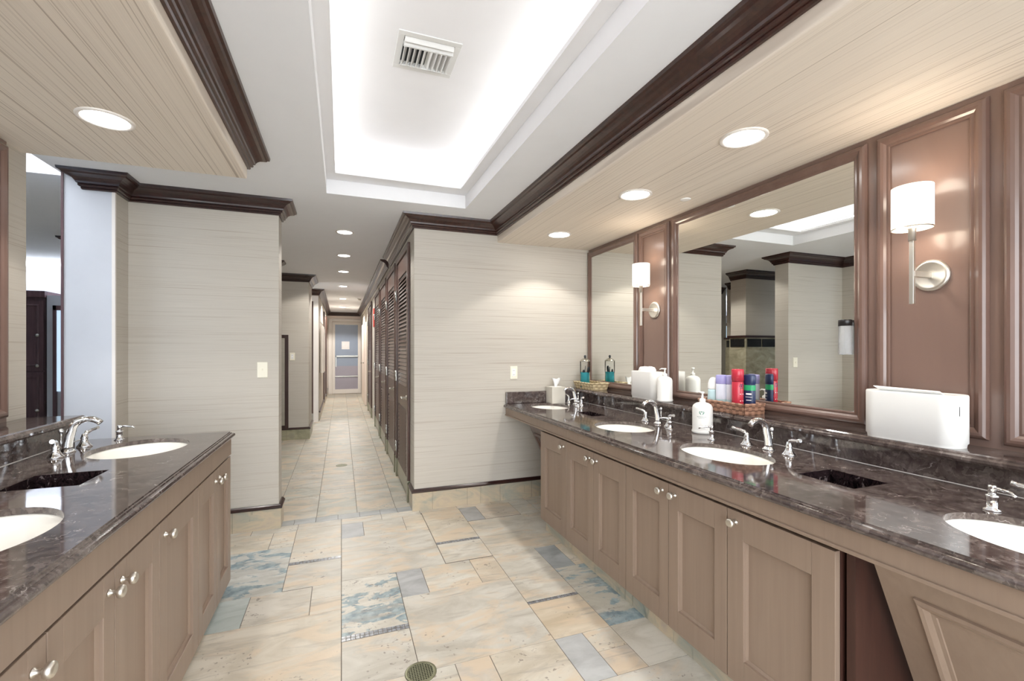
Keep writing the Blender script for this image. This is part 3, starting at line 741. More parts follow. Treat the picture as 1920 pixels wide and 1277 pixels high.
def cabinet(label, xf, xbk, y0, y1, z0, z1, doors, sg, knob_z, toe=None):
    o = (xf, (y0+y1)/2, 0)
    t = thing('vanity_cabinet', label, 'cabinet', o, group='shaker vanity cabinets')
    b = MB(); g_ = .002
    xa, xb2 = sorted((xf+sg*.0235, xbk)); w_ = .016; A = (xa, xb2, y0+g_, y1-g_); I = (xa+w_, xb2-w_, y0+g_+w_, y1-g_-w_); zt = z1-.002
    C4 = lambda q, z: [(q[0], q[2], z), (q[1], q[2], z), (q[1], q[3], z), (q[0], q[3], z)]
    b.add(C4(A, z0)+C4(A, zt)+C4(I, zt)+C4(I, z0+w_), [(3, 2, 1, 0)]+[(k*4+i, k*4+(i+1) % 4, k*4+4+(i+1) % 4, k*4+4+i) for k in range(3) for i in range(4)]+[(12, 13, 14, 15)])
    b.build('body', 'dark_niche', t, o)
    if toe is not None:
        m = MB().box(toe, xbk, y0+g_, y1-g_, 0.0, z0-.001); m.build('toe_kick', 'base_stone', t, o)
    for a, b_, ky in doors:
        do = cabinet_door(t, o, xf, a+.002, b_-.002, z0, z1-.005, ky, sg, knob_z)
        for c in do.children:
            if c.name.startswith('panel'):
                c.location = (-o[0], -o[1], -o[2])
XR, ZD0, ZD1 = 1.40, .095, .752
cabinet('single door taupe cabinet at the far end of the right vanity', XR, 2.1, 2.703, 3.118, ZD0, ZD1, [(2.703, 3.118, 2.74)], 1, .705, 1.444)
cabinet('two door taupe cabinet of the right vanity, next to the far single door', XR, 2.1, 2.028, 2.703, ZD0, ZD1, [(2.358, 2.703, 2.398), (2.028, 2.358, 2.315)], 1, .705, 1.444)
cabinet('two door taupe cabinet under the largest sink of the right vanity', XR, 2.1, 1.357, 2.028, ZD0, ZD1, [(1.695, 2.028, 1.735), (1.357, 1.695, 1.65)], 1, .705, 1.444)
cabinet('wide single door taupe cabinet beside the near knee space', XR, 2.1, .942, 1.357, ZD0, ZD1, [(.942, 1.357, 1.315)], 1, .705, 1.444)
XL = -.59; ZL0, ZL1 = .05, .758
cabinet('two door taupe cabinet at the far end of the left vanity', XL, -1.26, 2.362, 2.985, ZL0, ZL1, [(2.683, 2.985, 2.72), (2.362, 2.683, 2.64)], -1, .70, -.63)
cabinet('single door taupe cabinet in the middle of the left vanity', XL, -1.26, 1.904, 2.362, ZL0, ZL1, [(1.904, 2.362, 1.95)], -1, .70, -.63)
cabinet('two door taupe cabinet at the near end of the left vanity', XL, -1.26, 1.261, 1.904, ZL0, ZL1, [(1.573, 1.904, 1.612), (1.261, 1.573, 1.535)], -1, .70, -.63)
cabinet('taupe cabinet at the lower left corner of the photo', XL, -1.26, .6, 1.261, ZL0, ZL1, [(.93, 1.261, 1.21), (.6, .93, .64)], -1, .70, -.63)
def toe_joints():
    pass
m = MB(); m.box(1.392, 1.415, -2.2, YF-.002, .762, ZR-.0335); m.box(1.386, 1.392, -2.2, YF-.002, .762, .774); m.box(1.415, 2.1, -2.2, -2.18, .7, ZR-.034); m.box(2.08, 2.1, .0, .9, .3, ZR-.034)
tag(m.build('vanity_apron', 'taupe_paint', bevel=.002), 'long taupe board under the right countertop', 'apron board')
m = MB(); m.box(-.585, -.61, -2.0, 2.975, .765, ZLc-.0335); m.box(-.61, -1.26, 2.955, 2.975, .765, ZLc-.0335)
tag(m.build('vanity_apron', 'taupe_paint', bevel=.002), 'taupe board under the left countertop', 'apron board')
def knee_panel(y0, y1, label, mat='taupe_paint', far=False):
    xt, zt, xb_ = 1.43, .76, 1.79; o = (xt, (y0+y1)/2, 0)
    t = thing('knee_panel', label, 'access panel', o, group='slanted panels under the knee spaces')
    def q(s, off): # point on slope: s 0 top .. 1 bottom
        dx, dz = xb_-xt, -zt+.0; L = math.hypot(dx, dz); nx, nz = dz/L, -dx/L
        return (xt+dx*s+nx*off, zt+dz*s+nz*off)
    m = MB(); m.prism([q(0, 0), q(1, 0), (xb_+.02, 0), (xt+.02, zt)], y0, y1, 'y'); m.build('board', mat, t, o)
    # raised moulding frame and sunk field
    k = MB(); a0, a1, s0, s1 = y0+.085, y1-.085, .10, .93
    if far: a0, a1 = y0+.05, y1-.05
    pr_ = [(0, 0), (0, .008), (.008, .014), (.018, .012), (.030, .004), (.040, .003), (.042, 0)]
    v = []; f = []; L = math.hypot(xb_-xt, zt)
    for a, s, da, ds in ((a0, s0, 1, 1), (a1, s0, -1, 1), (a1, s1, -1, -1), (a0, s1, 1, -1)):
        for i, hh in pr_:
            x_, z_ = q(s+ds*i/L, hh); v.append((x_, a+da*i, z_))
    n = len(pr_)
    for c in range(4):
        d = (c+1) % 4
        for w in range(n): u = (w+1) % n; f.append((c*n+w, c*n+u, d*n+u, d*n+w))
    k.add(v, f); k.build('moulding', mat, t, o)
knee_panel(-.35, .86, 'slanted taupe access panel with moulding under the sink at the lower right')
knee_panel(3.13, 3.435, 'dark slanted panel under the farthest sink by the facing wall', 'stall_wood', True)
m = MB(); m.box(1.43, 2.1, .905, .930, 0, .76); tag(m.build('cabinet_side', 'dark_niche'), 'dark side board of the near knee space at the lower right', 'side panel')
m = MB(); m.box(1.425, 1.432, .930, .936, 0, .76)
# ------------------------------------------------------------------ wall plates
def plate_thing(name, label, cat, x, y, z, kind):
    t = thing(name, label, cat, (x, y, z), group='cream wall plates')
    MB().box(-.0355, .0355, -.006, 0, -.0585, .0585).build('plate', 'ivory_plastic', t, bevel=.003)
    if kind == 's':
        MB().box(-.006, .006, -.008, -.005, -.013, .013).prism([(-.016, -.004), (-.006, -.004), (-.006, .012)], -.004, .004, 'x').build('toggle', 'ivory_plastic', t)
    else:
        MB().box(-.017, .017, -.0085, -.005, -.034, .034).build('receptacle', 'white_plastic', t, bevel=.001)
        m = MB()
        for dz in (-.019, .019): m.box(-.007, -.0045, -.0092, -.008, dz-.005, dz+.005); m.box(.0045, .007, -.0092, -.008, dz-.005, dz+.005)
        m.build('slots', 'vent_dark', t)
plate_thing('light_switch', 'cream light switch on the facing wall left of the corridor', 'switch', -.557, YF-.0005, 1.205, 's')
plate_thing('power_outlet', 'cream power outlet on the facing wall above the far counter end', 'outlet', 1.47, YF-.0005, 1.148, 'o')
plate_thing('light_switch', 'small cream switch plate on the wall inside the corridor, left side', 'switch', -.69, 7.5595, 1.25, 'o')

# ------------------------------------------------------------------ things on the counters
ZG = .995
def pump_bottle(x, y, z, r, h, label, logo=False, ang=PI):
    t = thing('lotion_bottle', label, 'pump bottle', (x, y, z), 0, group='white lotion pump bottles')
    MB().lathe([(r*.97, 0), (r*1.06, .004), (r*1.07, .012), (r*1.02, .018), (r, .022), (r, h*.80), (r*.96, h*.86), (r*.84, h*.92), (r*.6, h*.965), (r*.34, h*.985), (r*.30, h)], n=40).build('body', 'white_plastic', t)
    k = r/.056
    MB().lathe([(.017*k, h), (.017*k, h+.016*k), (.013*k, h+.019*k), (.006*k, h+.022*k), (.0055*k, h+.048*k), (.011*k, h+.050*k), (.011*k, h+.058*k), (.001, h+.060*k)], n=24).tube([(0, 0, h+.054*k), (.024*k*math.cos(ang), .024*k*math.sin(ang), h+.056*k), (.04*k*math.cos(ang), .04*k*math.sin(ang), h+.049*k)], [.005*k, .0045*k, .0035*k], 10).build('pump', 'white_plastic', t)
    if logo:
        fa = math.atan2(-y, -x)-.07           # facing the viewer
        def lab(u, v_): a = fa+u/r; return ((r+.0004)*math.cos(a), (r+.0004)*math.sin(a), v_)
        m = MB(); cz = h*.66
        def poly(ps): m.add([lab(*p) for p in ps], [tuple(range(len(ps)))])
        # faceted gem emblem
        poly([(-.017, cz+.006), (-.009, cz+.013), (-.006, cz+.006)]); poly([(.017, cz+.006), (.006, cz+.006), (.009, cz+.013)])
        poly([(-.016, cz+.004), (-.007, cz+.004), (-.002, cz-.012)]); poly([(.016, cz+.004), (.002, cz-.012), (.007, cz+.004)])
        poly([(-.005, cz+.012), (.005, cz+.012), (.004, cz+.006), (-.004, cz+.006)])
        m.build('emblem', 'logo_green', t)
        m = MB()
        def strip(cz_, half, hh, n, seed):
            rr = random.Random(seed); u = -half
            while u < half:
                w = rr.uniform(.0016, .0034); poly2 = [(u, cz_-hh), (min(u+w, half), cz_-hh), (min(u+w, half), cz_+hh*rr.uniform(.5, 1)), (u, cz_+hh)]
                m.add([lab(*p) for p in poly2], [(0, 1, 2, 3)]); u += w+.0012
        strip(cz-.020, .026, .0026, 0, 1); strip(cz-.028, .018, .0014, 0, 2); strip(h*.18, .020, .0016, 0, 3)
        m.build('lettering', 'logo_grey', t)
pump_bottle(1.995, 2.115, ZR, .0565, .182, 'white lotion pump bottle with green gem emblem standing on the counter', True, PI*.5)
pump_bottle(2.122, 2.604, ZG, .0515, .178, 'white pump bottle on the ledge beside the far towel box', False, PI*.85)

def towel_box(x0, x1, y0, y1, z, h, label, style):
    cx, cy = (x0+x1)/2, (y0+y1)/2; t = thing('towel_box', label, 'towel dispenser', (cx, cy, z), group='white countertop towel boxes')
    hx, hy = (x1-x0)/2, (y1-y0)/2
    def outline(sc, k=14):                                 # rounded oblong, bulging front
        pts = []; r = hx*.86
        for qx, qy, a0 in ((1, 1, 0), (-1, 1, PI/2), (-1, -1, PI), (1, -1, 3*PI/2)):
            for i in range(k+1):
                a = a0+i*PI/2/k; pts.append((qx*(hx-r)+r*math.cos(a), qy*(hy-r)+r*math.sin(a)))
        return [(px*sc[0], py*sc[1]) for px, py in pts]
    lv = [((.93, .965), 0), ((.95, .975), .012), ((1, 1), .016), ((1, 1), h-.006), ((.985, .99), h-.001), ((.97, .985), h), ((.94, .97), h-.002)]
    m = MB(); v = []; n = None
    for sc, zz in lv:
        o_ = outline(sc); n = len(o_); v += [(a, b, zz) for a, b in o_]
    f = [(k*n+i, k*n+(i+1) % n, (k+1)*n+(i+1) % n, (k+1)*n+i) for k in range(len(lv)-1) for i in range(n)]+[tuple(range(n))[::-1], tuple((len(lv)-1)*n+i for i in range(n))]
    m.add(v, f[:-2], True); m.add(v[:n], [tuple(range(n))[::-1]]); m.add(v[-n:], [tuple(range(n))]); m.build('body', 'white_plastic', t, bevel=0)
    if style == 'flat':
        MB().add([(-.012, -hy*.62, h-.002), (-.012, hy*.70, h-.002), (-.036, hy*.78, h+.016), (-.030, -hy*.60, h+.010), (-.004, -hy*.62, h-.002), (-.004, hy*.70, h-.002), (-.033, hy*.78, h+.0175), (-.027, -hy*.60, h+.0115)],
                 [(0, 1, 2, 3), (4, 7, 6, 5), (0, 4, 5, 1), (1, 5, 6, 2), (2, 6, 7, 3), (3, 7, 4, 0)]).build('towel', 'tissue_paper', t)
        MB().box(-hx*.62, -hx*.60, -hy-.0006, -hy+.001, h*.62, h*.80).build('slot', 'black_plastic', t)
    else:
        m = MB(); rr = random.Random(5)
        n = 26; rows_ = [(.9, h-.002), (.95, h+.010), (.8, h+.024), (.45, h+.030), (.0, h+.026)]; v = []
        ph = [rr.uniform(-1, 1) for _ in range(n)]
        for k, (q, zz) in enumerate(rows_):
            for i in range(n):
                a = 2*PI*i/n; j = .16*ph[i] if k else 0
                v.append((math.cos(a)*hx*.55*q*(1+j), math.sin(a)*hy*.62*q*(1+j), zz+(.010*ph[(i*3+k) % n] if 0 < k else 0)))
        m.add(v, [(k*n+i, k*n+(i+1) % n, (k+1)*n+(i+1) % n, (k+1)*n+i) for k in range(4) for i in range(n)])
        m.build('towel', 'tissue_paper', t)
towel_box(2.075, 2.205, .972, 1.297, ZG, .195, 'large white oblong towel box on the near ledge in front of the sconce panel', 'flat')
towel_box(2.092, 2.212, 2.685, 2.99, ZG, .20, 'white towel box with crumpled paper on the far ledge', 'crumpled')
# square tissue cover
t = thing('tissue_box', 'square cream tissue box cover at the far end of the right counter', 'tissue box', (1.845, 3.772, ZR), 0)
flm = MB().box(-.066, .066, -.066, .066, 0, .150); flm.build('cover', 'tissue_box_card', t, bevel=.003)
MB().lathe([(.055, .150), (.055, .1515), (.02, .152)], n=28).build('opening_rim', 'white_plastic', t)
m = MB(); v = []; n = 12
for k, (r, hz) in enumerate([(.012, .148), (.014, .165), (.024, .185), (.032, .205), (.036, .222)]):
    for i in range(n):
        a = 2*PI*i/n; rr_ = r*(1+.28*math.sin(3*a+k)); v.append((rr_*math.cos(a)*1.1+.006*k*.3, rr_*math.sin(a)*.5, hz+.008*math.sin(2*a+1)*(k > 2)))
m.add(v, [(k*n+i, k*n+(i+1) % n, (k+1)*n+(i+1) % n, (k+1)*n+i) for k in range(4) for i in range(n)], True); m.build('tissue', 'tissue_paper', t)

def tray_basket(x0, x1, y0, y1, z, h, mat, label, flare, name='basket'):
    cx, cy = (x0+x1)/2, (y0+y1)/2; hx, hy = (x1-x0)/2, (y1-y0)/2; t = thing(name, label, 'basket', (cx, cy, z))
    def ring(ex, zz, step, amp, ph):
        P = []; k = 0
        cs = [(-1, -1), (1, -1), (1, 1), (-1, 1)]; nrm = [(0, -1), (1, 0), (0, 1), (-1, 0)]
        for q in range(4):
            (ax, ay), (bx, by) = cs[q], cs[(q+1) % 4]; L = 2*(hx if ax != bx else hy); n = max(4, int(L/step))
            for i in range(n):
                f_ = i/n; o_ = amp*(1 if (k+ph) % 2 else -1) if i else amp; k += 1
                P.append(((ax+(bx-ax)*f_)*(hx+ex)+nrm[q][0]*o_, (ay+(by-ay)*f_)*(hy+ex)+nrm[q][1]*o_, zz))
        return P+P[:1]
    rows = int(h/.0065); m = MB()
    m.box(-hx+.002, hx-.002, -hy+.002, hy-.002, 0, .005)
    for k in range(rows):
        zz = .004+(h-.006)*k/(rows-1); e_ = flare*k/(rows-1)-.004
        m.tube(ring(e_, zz, .006, .0010, k), .0038, 6, False)
    m.build('wall_weave', mat, t)
    MB().tube([Vector(p)+Vector((0, 0, .0012*math.sin(i*1.9))) for i, p in enumerate(ring(flare-.004, h+.001, .012, 0, 0))], .0055, 8, False).build('rim', mat, t)
    return t
tray_basket(2.075, 2.222, 3.50, 3.815, ZG, .060, 'straw_wicker', 'pale straw wicker tray holding the comb jar on the far ledge', .016)
tray_basket(2.068, 2.222, 1.885, 2.225, ZG, .058, 'rattan_wicker', 'brown rattan basket of toiletries on the ledge under the widest mirror', .004)
# jar of combs
t = thing('comb_jar', 'clear glass jar of combs in teal liquid standing in the straw tray', 'jar', (2.112, 3.70, ZG+.0075))
MB().lathe([(.001, 0), (.046, 0), (.046, .245), (.043, .245), (.043, .006), (.001, .006)], n=32, caps=False).build('glass', 'clear_glass', t)
MB().lathe([(.0425, .007), (.0425, .142), (.001, .142)], n=32).build('liquid', 'teal_liquid', t)
MB().lathe([(.047, .245), (.048, .250), (.040, .258), (.022, .272), (.008, .278)], n=32).build('lid', 'steel', t)
MB().lathe([(.006, .278), (.010, .284), (.011, .294), (.007, .302), (.001, .304)], n=16).build('lid_knob', 'vent_dark', t)
t2 = None
for i, (dx, dy, lx, ly, ht) in enumerate(((-.01, .018, .012, .02, .19), (.012, -.012, -.02, .002, .185), (.0, .004, .018, -.02, .16))):
    c = MB(); c.prism([(-.011, 0), (.011, 0), (.012, ht*.9), (.006, ht), (-.008, ht)], -.0018, .0018, 'y')
    o = c.build('comb', 'comb_black', None)
    o.location = (2.112+dx, 3.70+dy, ZG+.0165); o.rotation_euler = (math.atan2(ly, ht), -math.atan2(lx, ht)*-1, .9+i)
    tag(o, 'dark comb leaning in the teal liquid of the glass jar', 'comb', 'combs in the glass jar')

# toiletries in the rattan basket
ZT = ZG+.0075
def bottle_can(x, y, label):
    t = thing('spray_can', label, 'aerosol can', (x, y, ZT)); h = .245
    MB().lathe([(.029, 0), (.031, .002), (.031, h*.70), (.029, h*.715)], n=32).build('can', 'red_can', t)
    MB().lathe([(.031, h*.72), (.0325, h*.722), (.0325, h*.985), (.030, h), (.001, h)], n=32).build('cap', 'red_can', t)
    fa = math.atan2(-y, -x)+.75
    m = MB()
    def lab(u, v_, r=.0315): a = fa+u/r; return (r*math.cos(a), r*math.sin(a), v_)
    for u0, u1, z0, z1 in ((-.014, .012, .145, .153), (-.012, .010, .156, .160), (-.010, .014, .137, .141)): m.add([lab(u0, z0), lab((u0+u1)/2, z0), lab(u1, z0), lab(u1, z1), lab((u0+u1)/2, z1), lab(u0, z1)], [(0, 1, 2, 3, 4, 5)])
    m.build('label_lettering', 'navy_plastic', t)
    m = MB(); 
    for s in (1, -1): m.add([lab(-.012*s, .065), lab(-.006*s, .064), lab(.012*s, .105), lab(.006*s, .108)], [(0, 1, 2, 3)])
    m.build('label_streaks', 'sign_paper', t)
bottle_can(2.113, 1.971, 'tall red spray can with red cap at the near corner of the rattan basket')
def oval_stick(x, y, h, sx, sy, body, cap, label, name='deodorant_stick', capf=.74, band=None, ang=0):
    t = thing(name, label, 'deodorant', (x, y, ZT), ang)
    MB().lathe([(.95, 0), (1, .004), (1, h*(capf-.02)), (.96, h*capf)], n=32, sx=sx, sy=sy).build('body', body, t)
    MB().lathe([(.98, h*capf), (1.03, h*capf+.002), (1.03, h*.97), (.9, h), (.001, h)], n=32, sx=sx, sy=sy).build('cap', cap, t)
    if band: MB().lathe([(1.012, h*band[0]), (1.012, h*band[1])], n=32, sx=sx, sy=sy, caps=False).build('label_band', band[2], t)
    return t
t = oval_stick(2.169, 1.940, .215, .019, .031, 'navy_plastic', 'navy_plastic', 'navy deodorant stick with green band beside the red spray can', band=(.58, .72, 'green_band'), ang=.5)
m = MB()
for dz, w, hh in ((.105, .020, .0045), (.088, .024, .0012), (.070, .018, .002)):
    n = 8
    m.add([(.0212*math.cos(a), .0335*math.sin(a), dz-hh) for a in [(-.5+i/n)*w/.022 for i in range(n+1)]]+[(.0212*math.cos(a), .0335*math.sin(a), dz+hh) for a in [(-.5+i/n)*w/.022 for i in range(n+1)]], [(i, i+1, n+2+i, n+1+i) for i in range(n)])
m.add([(-x_, y_, z_) for x_, y_, z_ in m.v], [q[::-1] for q in m.f])
m.build('lettering', 'sign_paper', t)
oval_stick(2.150, 2.046, .205, .019, .031, 'pale_body', 'lavender_cap', 'pale deodorant stick with lavender cap, right of its twin', band=(.18, .30, 'aqua_body'), ang=.75)
oval_stick(2.125, 2.100, .205, .019, .031, 'pale_body', 'lavender_cap', 'pale deodorant stick with lavender cap, left of its twin', band=(.18, .30, 'aqua_body'), ang=.75)
t = thing('roll_on_deodorant', 'white and aqua rounded roll-on bottle at the left of the rattan basket', 'deodorant', (2.122, 2.162, ZT), .75)
MB().lathe([(.9, 0), (1, .005), (1.02, .05), (.92, .10), (.9, .115)], n=32, sx=.020, sy=.032).build('body', 'aqua_body', t)
MB().lathe([(.94, .115), (.98, .12), (.92, .15), (.72, .172), (.4, .185), (.001, .188)], n=32, sx=.020, sy=.032).build('cap', 'white_plastic', t)
MB().lathe([(1.035, .02), (1.04, .045)], n=32, sx=.020, sy=.032, caps=False).build('label_band', 'pink_mark', t)
# comb / cup holder fixed on the big mirror at its right edge
t = thing('tube_holder', 'clear tube with black cap fixed to the mirror beside the near brown panel', 'holder', (WR-.034, 1.448, 1.335))
clear('frosted_tube', (.95, .96, .97), .12, 1.1); MATS['frosted_tube'].node_tree.nodes['Principled BSDF'].inputs['Transmission Weight'].default_value = .8
MB().lathe([(.001, 0), (.026, 0), (.027, .002), (.027, .135), (.0245, .135), (.0245, .004), (.001, .004)], n=28, caps=False).build('tube', 'frosted_tube', t)
MB().lathe([(.028, .135), (.028, .160), (.026, .164), (.001, .165)], n=28).build('cap', 'black_plastic', t)
MB().box(.018, .028, -.018, .018, .02, .15).build('bracket', 'frosted_tube', t)

# ------------------------------------------------------------------ floor drains
def drain(x, y, r, label, detail=True):
    t = thing('floor_drain', label, 'floor drain', (x, y, 0.0), group='round floor drains')
    MB().lathe([(r, 0), (r, .002), (r*.97, .0032), (r*.82, .0034), (r*.80, .0028)], n=44, caps=False).build('rim', 'drain_brass', t)
    MB().lathe([(r*.81, .0006), (.001, .0006)], n=44, caps=False).build('pit', 'drain_hole', t)
    m = MB(); s = r*2/13; R = r*.80
    k = -6
    while k <= 6:
        c = k*s
        L = math.sqrt(max(0, R*R-c*c))
        if L > .004: m.box(c-s*.2, c+s*.2, -L, L, .001, .0028); m.box(-L, L, c-s*.2, c+s*.2, .001, .0027)
        k += 1
    m.build('grate', 'drain_brass', t)
drain(.313, 1.925, .066, 'round brass floor drain grate at the bottom of the photo')
drain(.003, 5.69, .062, 'small round floor drain in the corridor')

# ------------------------------------------------------------------ louvred stall doors on the corridor's right side
DN = [2]
def stall_door(y0, y1, lean=0):
    o = (CR, y0, 0); t = bpy.data.objects.new(f'door_{DN[0]}', None); DN[0] += 1; COL.objects.link(t); t.location = o; struct(t)
    X0 = CR-.0005; zt = 2.315; c = .055
    m = MB(); m.box(X0-.024, X0, y0, y0+c, .19, zt); m.box(X0-.024, X0, y1-c, y1, .19, zt); m.box(X0-.024, X0, y0+c, y1-c, zt-c, zt); m.build('casing', 'stall_wood', t, o, bevel=.003)
    for a, b in ((y0, y0+c), (y1-c, y1)): MB().box(X0-.027, X0, a-.001, b+.001, 0, .19).build('kick_shoe', 'kick_metal', t, o)
    a, b = y0+c+.012, y1-c-.012; st = .105; x1, x2 = X0-.012, X0
    m = MB(); m.box(x1, x2, a, a+st, .03, zt-c-.01); m.box(x1, x2, b-st, b, .03, zt-c-.01); m.box(x1, x2, a+st, b-st, zt-c-.17, zt-c-.01); m.box(x1, x2, a+st, b-st, .80, 1.01); m.box(x1, x2, a+st, b-st, .03, .19)
    leaf = m.build('leaf', 'stall_wood', t, o, bevel=.0015)
    for z0, z1 in ((1.01, zt-c-.17), (.19, .80)):
        m = MB(); z = z0+.015
        while z < z1-.012:
            m.prism([(x1-.003, z-.014), (x1-.001, z-.016), (x2-.001, z+.011), (x2-.003, z+.014)], a+st, b-st, 'y'); z += .038
        m.build('louvers', 'stall_wood', leaf, o)
        MB().box(x2-.0012, x2-.0004, a+st, b-st, z0, z1).build('backing', 'black_plastic', leaf, o)
    for l in leaf.children: l.location = (0, 0, 0)
    MB().box(x1-.0015, x1, a, b, .035, .185).build('kick_plate', 'kick_metal', leaf, o)
    for z in (.33, 1.08, 1.93): MB().box(X0-.03, X0-.024, y1-c-.028, y1-c+.03, z-.055, z+.055).lathe([(.007, z-.055), (.007, z+.055)], (X0-.031, y1-c, 0), n=12).build('hinge', 'steel', t, o)
    m = MB().lathe([(.022, x1-CR), (.022, x1-CR-.008), (.010, x1-CR-.010), (.010, x1-CR-.045)], (CR, a+.07, .915), 'x', 20)
    m.tube([(x1-.042, a+.07, .915), (x1-.044, a+.10, .917), (x1-.040, a+.17, .912)], [.010, .009, .008], 12); m.build('lever_handle', 'satin_nickel', t, o)
stall_door(4.10, 5.05); stall_door(5.16, 6.14); stall_door(6.27, 7.25); stall_door(7.40, 8.40); stall_door(9.42, 10.6)
t = tag(box('wall_sign', 'red_sign', CR-.012, CR-.001, 8.75, 8.98, 1.78, 2.12, origin=(CR, 8.87, 1.78)), 'small red sign on the corridor wall between the louvred doors', 'sign')
# pale door leaf standing along the right wall near the end
t = bpy.data.objects.new('door_8', None); COL.objects.link(t); t.location = (CR, 12, 0); struct(t)
MB().box(CR-.04, CR-.001, 11.5, 13.3, .01, 2.02).build('leaf', 'pink_paint', t, (CR, 12, 0), bevel=.004)
MB().lathe([(.02, -.04), (.02, -.05), (.008, -.052), (.008, -.09), (.022, -.095), (.022, -.11), (.001, -.112)], (0, .1, 1.02), 'x', 16).build('door_knob', 'steel', t)

# ------------------------------------------------------------------ glass door at the corridor end
t = bpy.data.objects.new('door_1', None); COL.objects.link(t); t.location = (.153, 14.85, 0); struct(t); o = (.153, 14.85, 0)
m = MB(); m.box(-.371, -.262, 14.80, 14.849, 0, 2.285); m.box(.562, .668, 14.80, 14.849, 0, 2.285); m.box(-.262, .562, 14.80, 14.849, 2.2, 2.285); m.build('casing', 'white_trim', t, o, bevel=.006)
m = MB(); m.box(-.258, -.178, 14.812, 14.845, .01, 2.19); m.box(.478, .558, 14.812, 14.845, .01, 2.19); m.box(-.178, .478, 14.812, 14.845, 2.11, 2.19); m.box(-.178, .478, 14.812, 14.845, .01, .14); m.build('door_frame', 'white_trim', t, o, bevel=.003)
MB().box(-.178, .478, 14.825, 14.84, .85, 2.11).build('glass', 'glass_blue', t, o)
MB().box(-.178, .478, 14.825, 14.84, .14, .85).build('glass', 'glass_mauve', t, o)
MB().box(-.16, .478, 14.77, 14.79, 1.13, 1.17).box(-.16, -.14, 14.77, 14.825, .82, 1.17).build('push_bar', 'steel', t, o)
MB().box(-.178, .478, 14.80, 14.82, .52, .55).build('lower_bar', 'steel', t, o)
tag(box('notice_paper', 'sign_paper', .008, .235, 14.820, 14.824, 1.36, 1.60, origin=(.12, 14.82, 1.36)), 'white paper notice taped on the glass door at the corridor end', 'notice')

# ------------------------------------------------------------------ left side of the corridor
t = bpy.data.objects.new('door_9', None); COL.objects.link(t); t.location = (-.8, 9.3, 0); struct(t); o = (-.8, 9.3, 0)
MB().box(-1.3, -.49, 9.27, 9.299, .16, 2.26).build('leaf', 'stall_wood', t, o)
MB().box(-1.3, -.49, 9.26, 9.299, 0, .16).build('kick_plate', 'steel', t, o)
m = MB(); m.box(-.49, -.405, 9.25, 9.299, 0, 2.36); m.box(-1.3, -.49, 9.25, 9.299, 2.26, 2.36); m.build('casing', 'white_trim', t, o)
def dress_mirror():
    t = thing('floor_mirror', 'dark framed tall mirror on the corridor wall beyond the left facing wall', 'mirror', (-1.05, 7.558, .15))
    o = (-1.05, 7.558, .15)
    m = MB(); m.box(-.79, -.741, 7.525, 7.558, .17, 1.576); m.box(-1.35, -1.30, 7.525, 7.558, .17, 1.576); m.box(-1.30, -.79, 7.525, 7.558, 1.527, 1.576); m.box(-1.30, -.79, 7.525, 7.558, .17, .22)
    m.build('frame', 'mahogany', t, o, bevel=.003); MB().box(-1.3, -.79, 7.545, 7.555, .22, 1.527).build('glass', 'mirror_glass', t, o)
dress_mirror()
def robe(y, label):
    t = thing('hanging_robe', label, 'robe', (-.36, y, .9), group='robes hung in the corridor')
    m = MB(); n = 24; v = []
    for k, (r, z, s) in enumerate([(.012, .95, 1), (.05, .92, 1), (.13, .86, .5), (.16, .6, .45), (.17, .3, .45), (.20, 0, .42)]):
        for i in range(n):
            a = 2*PI*i/n; rr_ = r*(1+(.10 if k > 1 else 0)*math.sin(7*a)); v.append((rr_*math.cos(a)*.22*s*2, rr_*math.sin(a), z))
    m.add(v, [(k*n+i, k*n+(i+1) % n, (k+1)*n+(i+1) % n, (k+1)*n+i) for k in range(5) for i in range(n)], True); m.build('cloth', 'robe', t)
    MB().tube([(0, 0, .94), (-.01, 0, .99), (-.038, 0, 1.0)], .005, 8).build('hook', 'steel', t)
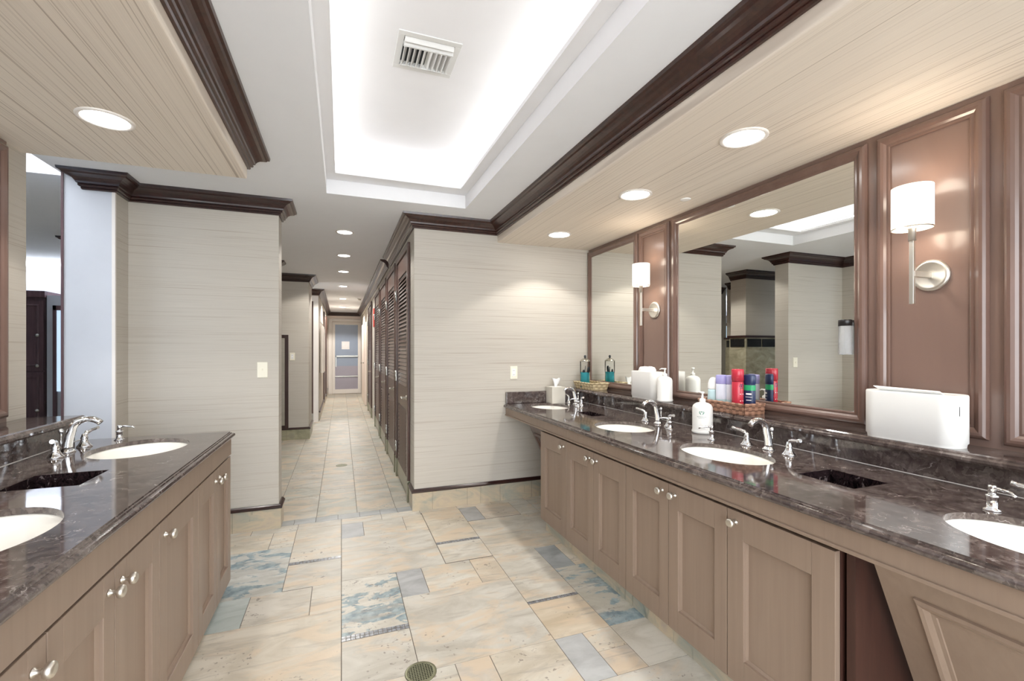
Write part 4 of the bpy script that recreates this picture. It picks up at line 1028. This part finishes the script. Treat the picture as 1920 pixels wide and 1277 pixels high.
robe(9.75, 'white robe hanging on the left corridor wall, nearest of two'); robe(10.25, 'white robe hanging on the left corridor wall, farther of two')
struct(box('trim_15', 'stall_wood', -.40, -.372, 11.6, 12.1, .1, 2.25))
struct(box('trim_16', 'stall_wood', -.40, -.372, 13.1, 13.7, .1, 2.25))

# ------------------------------------------------------------------ locker room seen past the left wall end
def locker(x0, x1, label):
    o = ((x0+x1)/2, 7.5, 0); t = thing('locker_cabinet', label, 'locker', o, group='wooden lockers in the side room')
    m = MB(); m.box(x0, x1, 7.52, 8.1, 0, 2.02); m.box(x0-.012, x1+.012, 7.48, 8.12, 2.02, 2.10); m.build('body', 'locker_wood', t, o)
    for z0, z1 in ((1.09, 1.98), (.10, 1.07)):
        d = MB(); d.box(x0+.008, x1-.008, 7.498, 7.52, z0, z1); d.frame_rect(('y', 7.498, -1), x0+.05, x1-.05, z0+.05, z1-.05, [(0, 0), (0, .006), (.015, .012), (.03, 0)])
        dd = d.build('door', 'locker_wood', t, o)
        for kz in ((z0+.06), (z0+z1)/2):
            k = MB().lathe([(.012, 0), (.012, -.012), (.022, -.018), (.022, -.030), (.001, -.034)], (x1-.06, 7.498, kz), 'y', 16); k.build('knob', 'steel', dd, o)
locker(-4.42, -3.99, 'dark wooden locker in the side room, left one')
locker(-3.945, -3.535, 'dark wooden locker in the side room, beside the bright narrow window')
t = bpy.data.objects.new('glowing_mirror_1', None); COL.objects.link(t); t.location = (-3.36, 7.5, .5); struct(t); o = (-3.36, 7.5, .5)  # framed mirror panel; its pane glows in place of a bright reflection
struct(box('wall_locker_end', 'blue_wall', -3.52, -2.6, 7.52, 7.62, 0, 2.05))
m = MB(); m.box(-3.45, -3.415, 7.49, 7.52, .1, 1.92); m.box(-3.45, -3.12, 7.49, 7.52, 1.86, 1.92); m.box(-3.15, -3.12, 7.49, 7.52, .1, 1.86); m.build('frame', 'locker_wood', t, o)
MB().box(-3.415, -3.15, 7.505, 7.515, .82, 1.86).build('pane', 'mirror_glow', t, o)
